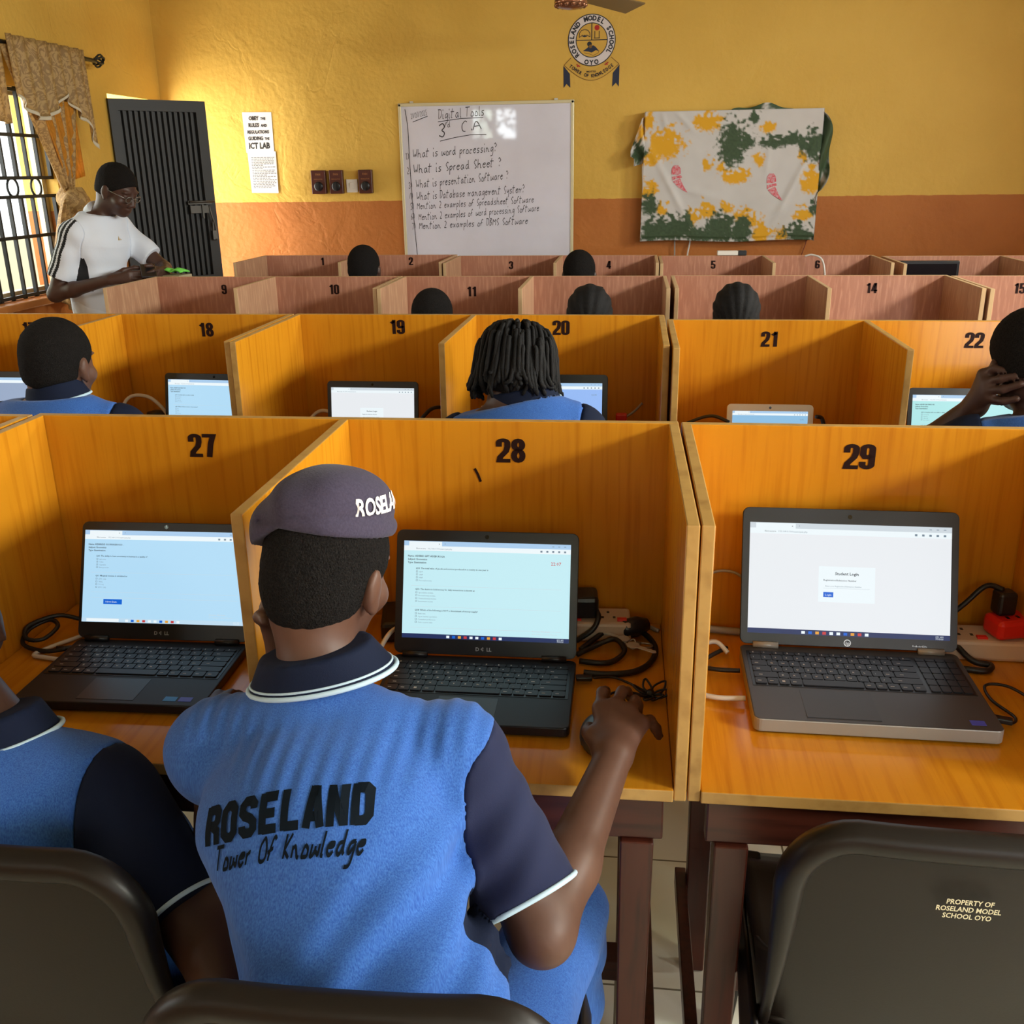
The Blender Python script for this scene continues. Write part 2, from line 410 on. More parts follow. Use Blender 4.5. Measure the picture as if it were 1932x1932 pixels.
# ------------------------------------------------------------------ room
def wall_mat(name):
    m = mat(name, lin(222, 172, 46), .62, .3); nt = m.node_tree; b = nt.nodes['Principled BSDF']
    geo = nt.nodes.new('ShaderNodeNewGeometry'); sx = nt.nodes.new('ShaderNodeSeparateXYZ'); nt.links.new(geo.outputs['Position'], sx.inputs[0])
    n = nt.nodes.new('ShaderNodeTexNoise'); n.inputs['Scale'].default_value = 14; n.inputs['Detail'].default_value = 3
    nt.links.new(geo.outputs['Position'], n.inputs['Vector'])
    ad = nt.nodes.new('ShaderNodeMath'); ad.operation = 'MULTIPLY_ADD'; ad.inputs[1].default_value = .012
    nt.links.new(n.outputs[0], ad.inputs[0]); nt.links.new(sx.outputs[2], ad.inputs[2])
    gt = nt.nodes.new('ShaderNodeMath'); gt.operation = 'GREATER_THAN'; gt.inputs[1].default_value = 1.412
    nt.links.new(ad.outputs[0], gt.inputs[0])
    def tone(c1, c2, sc):
        q = nt.nodes.new('ShaderNodeTexNoise'); q.inputs['Scale'].default_value = sc; q.inputs['Detail'].default_value = 5
        nt.links.new(geo.outputs['Position'], q.inputs['Vector'])
        r = nt.nodes.new('ShaderNodeValToRGB'); r.color_ramp.elements[0].position = .3; r.color_ramp.elements[1].position = .7
        r.color_ramp.elements[0].color = c1; r.color_ramp.elements[1].color = c2
        nt.links.new(q.outputs[0], r.inputs[0]); return r
    lo = tone(lin(184, 114, 54), lin(172, 103, 46), 2.2); hi = tone(lin(218, 178, 84), lin(208, 167, 74), 1.6)
    mx = nt.nodes.new('ShaderNodeMix'); mx.data_type = 'RGBA'
    nt.links.new(gt.outputs[0], mx.inputs[0]); nt.links.new(lo.outputs[0], mx.inputs[6]); nt.links.new(hi.outputs[0], mx.inputs[7])
    nt.links.new(mx.outputs[2], b.inputs['Base Color'])
    # trowelled plaster, rougher and cracked towards the left part of the front wall
    f = nt.nodes.new('ShaderNodeTexNoise'); f.inputs['Scale'].default_value = 26; f.inputs['Detail'].default_value = 6
    c = nt.nodes.new('ShaderNodeTexNoise'); c.inputs['Scale'].default_value = 3.2; c.inputs['Detail'].default_value = 4; c.inputs['Distortion'].default_value = 1.2
    v = nt.nodes.new('ShaderNodeTexVoronoi'); v.feature = 'DISTANCE_TO_EDGE'; v.inputs['Scale'].default_value = 1.5
    wv = nt.nodes.new('ShaderNodeVectorMath'); wv.operation = 'MULTIPLY_ADD'; wv.inputs[1].default_value = (.35, .35, .35)
    nt.links.new(c.outputs['Color'], wv.inputs[0]); nt.links.new(geo.outputs['Position'], wv.inputs[2]); nt.links.new(wv.outputs[0], v.inputs['Vector'])
    for q in (f, c): nt.links.new(geo.outputs['Position'], q.inputs['Vector'])
    cr = nt.nodes.new('ShaderNodeMapRange'); cr.inputs[1].default_value = 0; cr.inputs[2].default_value = .03; cr.inputs[3].default_value = -.10; cr.inputs[4].default_value = 0
    nt.links.new(v.outputs[0], cr.inputs[0])
    mk = nt.nodes.new('ShaderNodeMapRange'); mk.inputs[1].default_value = -1.4; mk.inputs[2].default_value = -1.75; mk.inputs[3].default_value = 0; mk.inputs[4].default_value = 1
    nt.links.new(sx.outputs[0], mk.inputs[0])
    m1 = nt.nodes.new('ShaderNodeMath'); m1.operation = 'MULTIPLY'; nt.links.new(cr.outputs[0], m1.inputs[0]); nt.links.new(mk.outputs[0], m1.inputs[1])
    s1 = nt.nodes.new('ShaderNodeMath'); s1.operation = 'MULTIPLY_ADD'; s1.inputs[1].default_value = .35
    nt.links.new(f.outputs[0], s1.inputs[0]); nt.links.new(c.outputs[0], s1.inputs[2])
    s2 = nt.nodes.new('ShaderNodeMath'); s2.operation = 'ADD'; nt.links.new(s1.outputs[0], s2.inputs[0]); nt.links.new(m1.outputs[0], s2.inputs[1])
    bp = nt.nodes.new('ShaderNodeBump'); bp.inputs['Strength'].default_value = .55; bp.inputs['Distance'].default_value = .02
    nt.links.new(s2.outputs[0], bp.inputs['Height']); nt.links.new(bp.outputs[0], b.inputs['Normal'])
    return m
WALL = wall_mat('yellow over brown painted plaster')

def wall(name, axis, pos, thick, a0, a1, z0, z1, holes):
    """slab in the plane axis=pos, running a0..a1 along the other axis, with rectangular holes (a0,a1,z0,z1)"""
    A = sorted({a0, a1}|{h[0] for h in holes}|{h[1] for h in holes}); Z = sorted({z0, z1}|{h[2] for h in holes}|{h[3] for h in holes})
    b = MB()
    for i in range(len(A)-1):
        for j in range(len(Z)-1):
            ca, cz = (A[i]+A[i+1])/2, (Z[j]+Z[j+1])/2
            if any(h[0] < ca < h[1] and h[2] < cz < h[3] for h in holes): continue
            p, q = sorted((pos, pos+thick))
            if axis == 0: b.span((p, A[i], Z[j]), (q, A[i+1], Z[j+1]))
            else: b.span((A[i], p, Z[j]), (A[i+1], q, Z[j+1]))
    return struct(b.build(name, WALL))
WINL = (4.35, 5.72, .95, 2.07)
wall('wall_front', 1, YF, .2, XL-.22, XR+.22, 0, ZC, [])
wall('wall_left', 0, XL, -.22, YB-.2, YF, 0, ZC, [WINL, (1.95, 3.25, .95, 2.2), (-.45, .85, .95, 2.2), (6.44, 7.1, 0, 2.1)])
wall('wall_right', 0, XR, .22, YB-.2, YF, 0, ZC, [(-.95, .35, 1.35, 2.62), (1.35, 2.65, 1.35, 2.62), (3.65, 4.95, 1.35, 2.62)])
wall('wall_back', 1, YB, -.2, XL-.22, XR+.22, 0, ZC, [(-.6, 2.4, 1.4, 2.4), (2.55, 3.25, 0, 2.05), (-2.6, -1.85, 2.05, 2.55)])  # the floor-high hole is invented to admit the floor fill
CEIL = mat('white ceiling board', lin(150, 142, 124), .8)
struct(MB().span((XL-.22, YB-.2, ZC), (XR+.22, YF+.2, ZC+.1)).build('ceiling', CEIL))
m = mat('cream glazed floor tile', lin(205, 198, 172), .22, .5); nt = m.node_tree; b = nt.nodes['Principled BSDF']
geo = nt.nodes.new('ShaderNodeNewGeometry'); br = nt.nodes.new('ShaderNodeTexBrick'); br.offset = 0; br.squash = 1
br.inputs['Scale'].default_value = 1; br.inputs['Brick Width'].default_value = .4; br.inputs['Row Height'].default_value = .4; br.inputs['Mortar Size'].default_value = .0025
br.inputs['Color1'].default_value = lin(228, 226, 208); br.inputs['Color2'].default_value = lin(222, 219, 198); br.inputs['Mortar'].default_value = lin(120, 112, 92)
nt.links.new(geo.outputs['Position'], br.inputs['Vector']); nt.links.new(br.outputs[0], b.inputs['Base Color'])
struct(MB().span((XL-.22, YB-.2, -.1), (XR+.22, YF+.2, 0)).build('floor', m))

# windows: beige sliding frames, glass on one half, black iron grille on the visible one
FRAME = mat('beige aluminium frame', lin(196, 186, 150), .4, .5, .3)
GLASS = bpy.data.materials.new('window glass'); GLASS.use_nodes = True
nt = GLASS.node_tree; nt.nodes.remove(nt.nodes['Principled BSDF']); out = nt.nodes['Material Output']
tr = nt.nodes.new('ShaderNodeBsdfTransparent'); tr.inputs[0].default_value = (.93, .95, .9, 1)
gl = nt.nodes.new('ShaderNodeBsdfGlossy'); gl.inputs['Roughness'].default_value = .03
mx = nt.nodes.new('ShaderNodeMixShader'); mx.inputs[0].default_value = .08
nt.links.new(tr.outputs[0], mx.inputs[1]); nt.links.new(gl.outputs[0], mx.inputs[2]); nt.links.new(mx.outputs[0], out.inputs[0])
def window(name, axis, pos, h, grille=False):
    a0, a1, z0, z1 = h; b = MB()
    P = (lambda a, z, d=0: (pos+d, a, z)) if axis == 0 else (lambda a, z, d=0: (a, pos+d, z))
    sg = -1 if pos < 0 else 1
    def mem(bb, A, B, wd, dep, off, mi=0):
        p, q = P(A[0], A[1], off*sg-dep/2), P(B[0], B[1], off*sg+dep/2)
        if A[0] == B[0]: p, q = P(A[0]-wd/2, A[1], off*sg-dep/2), P(B[0]+wd/2, B[1], off*sg+dep/2)
        else: p, q = P(A[0], A[1]-wd/2, off*sg-dep/2), P(B[0], B[1]+wd/2, off*sg+dep/2)
        bb.span(p, q, mi)
    c = .1
    for a in (a0+.02, a1-.02): mem(b, (a, z0), (a, z1), .04, .05, c)
    for z in (z0+.02, z1-.02): mem(b, (a0+.04, z), (a1-.04, z), .04, .05, c)
    mid = (a0+a1)/2
    for a in (mid-.02, mid+.022): mem(b, (a, z0+.04), (a, z1-.04), .035, .03, c)
    root = struct(b.build(name, FRAME))
    g = MB(); mem(g, (a0+.04, (z0+z1)/2), (mid-.04, (z0+z1)/2), z1-z0-.08, .006, c); g.build('pane', GLASS, root)
    g = MB(); mem(g, (a0+.1, (z0+z1)/2), (mid+.03, (z0+z1)/2), z1-z0-.08, .006, c+.03); g.build('pane', GLASS, root)
    if grille:
        g = MB(); zs = [z0+.015, z0+.33, z0+.545, z0+.645, z0+.87, z1-.015]
        for z in zs: mem(g, (a0, z), (a1, z), .018, .018, .03)
        n = 12
        for i in range(n+1):
            a = a0+.012+(a1-a0-.024)*i/n
            mem(g, (a, z0), (a, zs[2]), .02 if i % 3 == 0 else .013, .02, .03); mem(g, (a, zs[3]), (a, z1), .02 if i % 3 == 0 else .013, .02, .03)
        for i in range(0, n):
            a = a0+.012+(a1-a0-.024)*(i+.5)/n
            if i % 2: continue
            pts = [P(a+.05*math.cos(t*PI/8), (zs[2]+zs[3])/2+.05*math.sin(t*PI/8), .03*sg) for t in range(16)]
            g.tube(pts, .007, 6, closed=True)
        g.build('grille', IRON, root)
    return root
window('window_1', 0, XL, WINL, True)
window('window_2', 0, XL, (1.95, 3.25, .95, 2.2)); window('window_3', 0, XL, (-.45, .85, .95, 2.2))
window('window_4', 0, XR, (-.95, .35, 1.35, 2.62)); window('window_5', 0, XR, (1.35, 2.65, 1.35, 2.62)); window('window_6', 0, XR, (3.65, 4.95, 1.35, 2.62))
window('window_7', 1, YB, (-.6, 2.4, 1.4, 2.4)); window('window_8', 1, YB, (-2.6, -1.85, 2.05, 2.55))
SILL = mat('glossy brown sill', lin(176, 112, 58), .25)
struct(MB().span((XL-.2, WINL[0]-.05, .905), (XL+.06, WINL[1]+.08, .948)).build('trim_1', SILL, bevel=.008))
# the tree shade outside, seen reflected in the whiteboard, is left to the sky; ground outside
struct(MB().span((-30, -30, -.3), (30, 30, -.12)).build('floor_outside', mat('pale yard concrete', lin(190, 178, 140), .9)))

# steel door standing open into the room
DOORM = mat('black painted steel door', lin(36, 37, 38), .5, .4, bump=(120, .1, .002))
dh = Vector((XL+.005, 6.42, 0)); df = Vector((-2.945, 6.9, 0)); dl = (df-dh).length; ang = math.atan2(df.y-dh.y, df.x-dh.x)
door = MB()
door.span((0, -.02, .02), (.05, .02, 2.07)); door.span((dl-.07, -.02, .02), (dl, .02, 2.07)); door.span((.05, -.02, 2.0), (dl-.07, .02, 2.07)); door.span((.05, -.02, .88), (dl-.07, .02, .93)); door.span((.05, -.02, .02), (dl-.07, .02, .09))
n = 14
for i in range(n):                       # folded sheet
    x0 = .05+(dl-.12)*i/n; x1 = .05+(dl-.12)*(i+1)/n; k = (x1-x0)
    for a, c, ya, yb in ((0, .3, -.012, -.012), (.3, .45, -.012, .008), (.45, .8, .008, .008), (.8, 1, .008, -.012)):
        A = Vector((x0+a*k, ya, .05)); B = Vector((x0+c*k, yb, .05))
        door.add([A, B, B+Vector((0, 0, 1.98)), A+Vector((0, 0, 1.98)), A+Vector((0, .004, 0)), B+Vector((0, .004, 0)), B+Vector((0, .004, 1.98)), A+Vector((0, .004, 1.98))], [(0, 1, 2, 3), (7, 6, 5, 4)])
d = struct(door.build('door_1', DOORM)); d.location = dh; d.rotation_euler = (0, 0, ang)
g = MB(); g.box((dl-.12, -.03, 1.42), (.17, .016, .025)); g.box((dl-.13, -.034, 1.375), (.13, .02, .05)); g.tube([(dl-.2, -.05, 1.425), (dl-.02, -.05, 1.425)], .008); g.box((dl-.11, -.05, 1.36), (.012, .012, .09))
g.build('bolt', mat('worn dark steel', lin(82, 80, 76), .5, .5, .6), d)
g = MB(); g.tube(spline([(dl-.06, -.045, 1.4), (dl-.05, -.05, 1.33), (dl-.03, -.05, 1.25), (dl-.035, -.05, 1.17), (dl-.05, -.05, 1.2), (dl-.045, -.045, 1.3)], 6), .006, 6); g.box((dl-.04, -.045, 1.2), (.035, .02, .06))
g.build('padlock_chain', mat('dull chain steel', lin(90, 88, 84), .45, .5, .7), d)

# ------------------------------------------------------------------ curtain with its pole
def cloth_mat(name, c1, c2, tl=.35):
    m = bpy.data.materials.new(name); m.use_nodes = True; nt = m.node_tree; b = nt.nodes['Principled BSDF']
    tc = nt.nodes.new('ShaderNodeTexCoord'); v = nt.nodes.new('ShaderNodeTexNoise'); v.inputs['Scale'].default_value = 16; v.inputs['Detail'].default_value = 2; v.inputs['Distortion'].default_value = 4
    nt.links.new(tc.outputs['Object'], v.inputs['Vector'])
    r = nt.nodes.new('ShaderNodeValToRGB'); e = r.color_ramp.elements; e[0].position = .47; e[0].color = c1; e[1].position = .53; e[1].color = c2
    nt.links.new(v.outputs[0], r.inputs[0]); nt.links.new(r.outputs[0], b.inputs['Base Color']); b.inputs['Roughness'].default_value = .6
    t = nt.nodes.new('ShaderNodeBsdfTranslucent'); nt.links.new(r.outputs[0], t.inputs[0])
    mx = nt.nodes.new('ShaderNodeMixShader'); mx.inputs[0].default_value = tl
    nt.links.new(b.outputs[0], mx.inputs[1]); nt.links.new(t.outputs[0], mx.inputs[2]); nt.links.new(mx.outputs[0], nt.nodes['Material Output'].inputs[0])
    return m
CURT = cloth_mat('brown brocade curtain', lin(166, 132, 80), lin(200, 166, 106))
CURL = cloth_mat('golden curtain lining', lin(226, 160, 50), lin(216, 150, 46), .5)
LACE = mat('pale lace trim', lin(200, 190, 165), .8)
rx = XL+.1; rz = 2.265
rod = thing('curtain_rod', 'dark metal curtain rod with scrolled end above the barred window', 'curtain rod', (rx, 5.3, rz))
g = MB(); g.tube([(rx, 4.2, rz), (rx, 6.17, rz-.004)], .012, 10); g.build('pole', IRON, rod, world=True)
g = MB()
for k in range(3):
    pts = [(rx+.03*math.sin(t*PI/6)*math.cos(k*2.1), 6.21+.045*math.cos(t*PI/6), rz+.035*math.sin(t*PI/6)*math.sin(k*2.1+.6)) for t in range(12)]
    g.tube(pts, .006, 6, closed=True)
g.build('finial', IRON, rod, world=True)
g = MB(); g.box((rx-.05, 6.05, rz), (.1, .02, .02)); g.build('bracket', IRON, rod, world=True)
def drape(y0, y1, ytie, w_tie, zt, ztie, zb, yb0, yb1, parent):
    def up(u, v):
        a = y0+(y1-y0)*u; bt = ytie+(u-.5)*w_tie; s = v**1.25
        y = a+(bt-a)*s; f = math.sin(u*30+.6*math.sin(v*3)); amp = .022*(1-.35*v)
        return (rx+.01+f*amp+.02*v, y, zt+(ztie-zt)*v)
    MB().grid(up, 70, 30).build('upper_drape', CURT, parent, world=True, solid=.002)
    def dn(u, v):
        bt = ytie+(u-.5)*w_tie; cc = yb0+(yb1-yb0)*u; s = min(1, v*2.2)**.7
        y = bt+(cc-bt)*s; f = math.sin(u*24+1); amp = .012+.022*v
        return (rx+.03+f*amp, y, ztie+(zb-ztie)*v+.03*math.sin(u*9)*v)
    MB().grid(dn, 60, 24).build('lower_drape', CURL if False else CURT, parent, world=True, solid=.002)
cu = thing('curtain', 'brown patterned curtain knotted at its middle beside the barred window', 'curtain', (rx, 5.8, .9))
drape(5.19, 5.95, 5.60, .09, 2.25, 1.5, .88, 5.37, 5.60, cu)
g = MB(); g.grid(lambda u, v: (rx+.03+.005*math.sin(u*40), 5.42+.36*u+.18*v*(1-u*.9), 2.02-.02*u-(.45-.05*u)*v), 24, 12); g.build('lining', CURL, cu, world=True, solid=.002)
def knot(u, v):
    a = u*2*PI; r = .05+.035*math.sin(v*PI)+.008*math.sin(a*5+v*6); return (rx+.035+r*math.cos(a), 5.62+1.15*r*math.sin(a)+.02*v, 1.54-.15*v)
MB().grid(knot, 40, 12).build('knot', CURT, cu, world=True)
def val(u, v):
    y = 5.2+.76*u; sc = .26+.14*abs(math.sin(u*PI*1.5+.25))+.14*(u > .86)*(u-.86)/.14
    return (rx+.045+.02*math.sin(u*44)*(.6+.4*v), y+.02*v, 2.3-sc*v)
vl = MB().grid(val, 90, 10).build('valance', CURT, cu, world=True, solid=.002)
def vtr(u, v):
    p = val(u, .97+.05*v); return (p[0]+.006, p[1], p[2])
MB().grid(vtr, 90, 1).build('lace_trim', LACE, cu, world=True, solid=.002)
def val2(u, v):
    p = 4.3+.84*u; sc = .3+.14*abs(math.sin(u*PI*1.5+.25)); return (rx+.045+.02*math.sin(u*44)*(.6+.4*v), p, 2.3-sc*v)
cu2 = thing('curtain', 'second brocade curtain valance cut off at left photo edge', 'curtain', (rx, 4.7, 1.8))
MB().grid(val2, 80, 10).build('valance', CURT, cu2, world=True, solid=.002)
# ------------------------------------------------------------------ study carrels: desk with back panel, three dividers, two numbers
T = .018
def panel(x, y, z, mats, name, parent, bevel=.002):
    """board with faced sides and banded rims; x,y,z are (lo,hi)"""
    d = [x[1]-x[0], y[1]-y[0], z[1]-z[0]]; ax = d.index(min(d)); b = MB()
    b.span((x[0], y[0], z[0]), (x[1], y[1], z[1]))
    fa = {0: (3, 5), 1: (2, 4), 2: (0, 1)}
    fl = {0: [4-1, 5], 1: [2, 4], 2: [0, 1]}[ax]
    b.m = [0 if i in fl else 1 for i in range(6)]
    return b.build(name, mats, parent, bevel=bevel)
def carrel(label, xl, yb, rz, zp, nums, style, W=1.24, D=.535, zd=.75, group=None, xm=None, nums_x=None, nz=None):
    """origin at the left end of the back panel's front face; local y runs towards the wall (panel at y=0..T, desk at y<0)"""
    t = thing('study_carrel', label, 'desk', (xl, yb, 0), rz, group)
    V, H, E_ = (LAM_V, LAM_H, EDGE) if style == 'o' else (PLY, PLY, PLYE)
    SV = V if style == 'o' else PLY_T
    panel((0, W), (0, T), (zd-.03, zp), (V, E_), 'back_panel', t)
    xm = xm or W/2
    for xc in (T/2, xm, W-T/2):
        o = panel((xc-T/2, xc+T/2), (-D, -.0005), (zd+.0005 if xc == xm else zd-.02, zp), (SV, E_), 'divider', t)
    panel((T+.0005, W-T-.0005), (-D-.004, -.0005), (zd-.02, zd), (H, E_), 'desktop', t)
    for s, nx in zip(nums, nums_x or (.32, .9)):
        b = MB(); v = number2d(s); hh = .046
        m4 = plane_at((nx, -.0012, (nz or (zp-.078))), (1, 0, 0), (0, 0, 1))
        b.flat(v, m4, 0, hh, (-v[2]*hh/2, 0))
        b.build('number', NUM, t)
    fx0, fx1, fy0, fy1 = .03, W-.03, -D+.03, -.06
    for y in (fy0, fy1):
        b = MB(); b.span((fx0, y-.014, zd-.10), (fx1, y+.014, zd-.0205)); b.build('apron', DARKH, t, bevel=.003)
    for x in (fx0+.038, fx1-.038):
        for y in (fy0, fy1):
            b = MB(); b.bar((x, y+(.02 if y == fy0 else -.02), 0), (x, y+(.0 if y == fy0 else 0), zd-.1005), .042, .036, 0, .05, .042, (0, 1, 0)); b.build('leg', DARKW, t, bevel=.003)
        b = MB(); xo = x+(-.033 if x < W/2 else .033); b.span((xo-.011, fy0-.02, .175), (xo+.011, fy1+.02, .215)); b.build('side_rail', DARKW, t, bevel=.002)
    b = MB(); b.span((fx0+.05, (fy0+fy1)/2-.025, .165), (fx1-.05, (fy0+fy1)/2+.025, .21)); b.build('footrest', DARKH, t, bevel=.002)
    return t
A4 = carrel('nearest orange carrel where the student in the beret works, desks marked 27 and 28', -1.155, 1.741, .012, 1.152, ('27', '28'), 'o', W=1.242, D=.545, xm=.618, nums_x=(.335, .935), nz=1.073)
B4 = carrel('nearest orange carrel holding the grey laptop, marked 29, at right', .092, 1.752, .006, 1.152, ('29', '30'), 'o', W=1.242, D=.54, nums_x=(.318, .92), nz=1.074)
C4 = carrel('orange carrel of the nearest row cut off by the left photo edge', -2.404, 1.725, .004, 1.152, ('25', '26'), 'o', W=1.24, D=.54)
carrel('orange carrel of the student with cropped hair, middle row far left, marked 18', -2.36, 3.158, .006, 1.152, ('17', '18'), 'o', W=1.238, D=.54, xm=.632, nums_x=(.3, .935), nz=1.078)
carrel('orange carrel where the dreadlocked student sits, marked 19 and 20', -1.115, 3.172, .0, 1.152, ('19', '20'), 'o', W=1.212, D=.56, xm=.6, nums_x=(.345, .885), nz=1.089)
carrel('orange carrel with the white netbook, marked 21 and 22', .104, 3.075, .0, 1.152, ('21', '22'), 'o', W=1.2, D=.51, xm=.592, nums_x=(.312, .91), nz=1.072)
carrel('pinkish plywood carrel in front of the standing man, marked 9 and 10', -2.375, 4.73, .004, 1.12, ('9', '10'), 'p', W=1.26, D=.5, xm=.62, nums_x=(.36, .92), nz=1.036)
carrel('pinkish plywood carrel around the round cropped head, marked 11 and 12', -1.11, 4.735, .004, 1.12, ('11', '12'), 'p', W=1.258, D=.52, xm=.625, nums_x=(.335, .94), nz=1.026)
carrel('pinkish plywood carrel where the cornrowed student sits, marked 13 and 14', .168, 4.75, .0, 1.12, ('13', '14'), 'p', W=1.245, D=.52, xm=.63, nums_x=(.31, .915), nz=1.04)
carrel('pinkish plywood carrel cut off by the right photo edge, marked 15', 1.425, 4.74, .0, 1.118, ('15', '16'), 'p', W=1.24, D=.52, nums_x=(.3, .92), nz=1.04)
carrel('farthest plywood carrel nearest the steel door, marked 1 and 2', -2.3, 6.06, .0, 1.118, ('1', '2'), 'p', W=1.222, D=.5, xm=.63, nums_x=(.375, .935), nz=1.058)
carrel('farthest plywood carrel below the whiteboard, marked 3 and 4', -1.07, 6.05, .0, 1.112, ('3', '4'), 'p', W=1.2, D=.5, xm=.63, nums_x=(.325, .915), nz=1.033)
carrel('farthest plywood carrel below the tie-dyed cloth, marked 5 and 6', .136, 6.055, .0, 1.107, ('5', '6'), 'p', W=1.235, D=.5, xm=.61, nums_x=(.325, .925), nz=1.032)
carrel('farthest plywood carrel holding the dark monitor', 1.42, 6.06, .0, 1.1, ('7', '8'), 'p', W=1.24, D=.5, xm=.66, nums_x=(.2, .95), nz=1.02)
# a chip and a scribble on the laminate
b = MB(); b.flat(stroke2d([(0, 0), (.006, -.012), (.011, -.026)], .005), plane_at((-.29, 1.7436, 1.06), (1, .012, 0), (0, 0, 1))); o = b.build('scratch', NUM, None)
o.parent = A4; o.matrix_parent_inverse = A4.matrix_world.inverted() if False else Matrix.Identity(4)
o.location = Vector((0, 0, 0))
me = o.data
inv = (Matrix.Translation(A4.location) @ Matrix.Rotation(A4.rotation_euler.z, 4, 'Z')).inverted()
for v in me.vertices: v.co = inv @ v.co; v.co.y = -.0012

# ------------------------------------------------------------------ brown moulded chairs
def make_chair(label):
    t = thing('plastic_chair', label, 'chair')
    W = .215
    def prof(v):                              # rear face path: seat rear up to the top edge
        z = .40+.42*v; y = -.17-.075*v-.02*math.sin(v*PI)
        return y, z
    def back(u, v):
        v = 1-(1-v)**1.7; hw = W*(.985-.035*v)
        if v > .80:
            k = (v-.80)/.20; hw -= .075*(1-math.sqrt(max(0, 1-k*k)))
        y, z = prof(v); x = (u*2-1)*hw
        return (x, y+.022*(abs(u*2-1)**2.5)*(1-.8*v), z)
    b = MB(); b.grid(back, 28, 28); bk = b.build('backrest', CHAIR, t, solid=.008)
    pts = [back(0, v/24) for v in range(25)]; top = [back(u/24, 1) for u in range(1, 24)]; pts2 = [back(1, v/24) for v in range(24, -1, -1)]
    rim = pts+top+pts2; b = MB()
    R = [.008+.013*min(1, max(0, (p[2]-.5)/.25)) for p in rim]
    b.tube([(p[0], p[1]-.006, p[2]-.006) for p in rim], R, 10); b.build('rim', CHAIR, bk)
    def seat(u, v):
        x = (u*2-1)*(W+.01-.015*(1-v)); y = -.175+.4*v
        return (x, y, .44-.022*math.sin(v*PI)*(1-abs(u*2-1)**3)-.03*max(0, v-.85)/.15-.0*v)
    MB().grid(seat, 20, 20).build('seat', CHAIR, t, solid=.01)
    for s in (-1, 1):
        def skirt(u, v):
            y = -.19+.415*u; return (s*(W+.008+.012*v), y, .44-.03*(u > .95)-.075*v*(.6+.4*math.cos(u*PI*2)))
        MB().grid(skirt, 16, 6).build('seat_skirt', CHAIR, t, solid=.008)
        def wing(u, v):
            z = .40+.2*v; y0 = prof((z-.4)/.42)[0]+.02; y1 = y0+(.2*(1-v)**1.3)+.004
            return (s*(W-.004-.006*v), y0+(y1-y0)*u, z)
        MB().grid(wing, 8, 10).build('side_wing', CHAIR, t, solid=.008)
        for f in (-1, 1):
            b = MB(); y = .17 if f > 0 else -.17
            b.bar((s*(W+.015), y+f*.045, 0), (s*(W-.01), y, .432), .03, .05, 0, .045, .075, (0, 1, 0)); b.build('leg', CHAIR, t, bevel=.006)
    return t
chair = make_chair('brown plastic chair under the student in the beret')
chair.location = (-.268, .968, 0); chair.rotation_euler = (0, 0, .03)
dup(chair, (-.775, 1.14, 0), -.02, 'brown plastic chair in the lower left corner, its student wearing no beret')
c29 = dup(chair, (.428, 1.285, 0), -.03, 'empty brown plastic chair with stencilled lettering on its back')
bk29 = [c for c in c29.children if c.name.startswith('backrest')][0]
b = MB(); m4 = plane_at((.0, -.262, .74), (1, 0, 0), (0, -.18, 1))
for i, s in enumerate(('PROPERTY OF', 'ROSELAND MODEL', 'SCHOOL OYO')): b.text(s, m4, .004, -.0125*i, .0088, 0, 'c', .02, .72)
o = b.build('stencil', CHTXT, bk29)

def crel(root):
    return Matrix.Translation(root.location) @ Matrix.Rotation(root.rotation_euler.z, 4, 'Z')
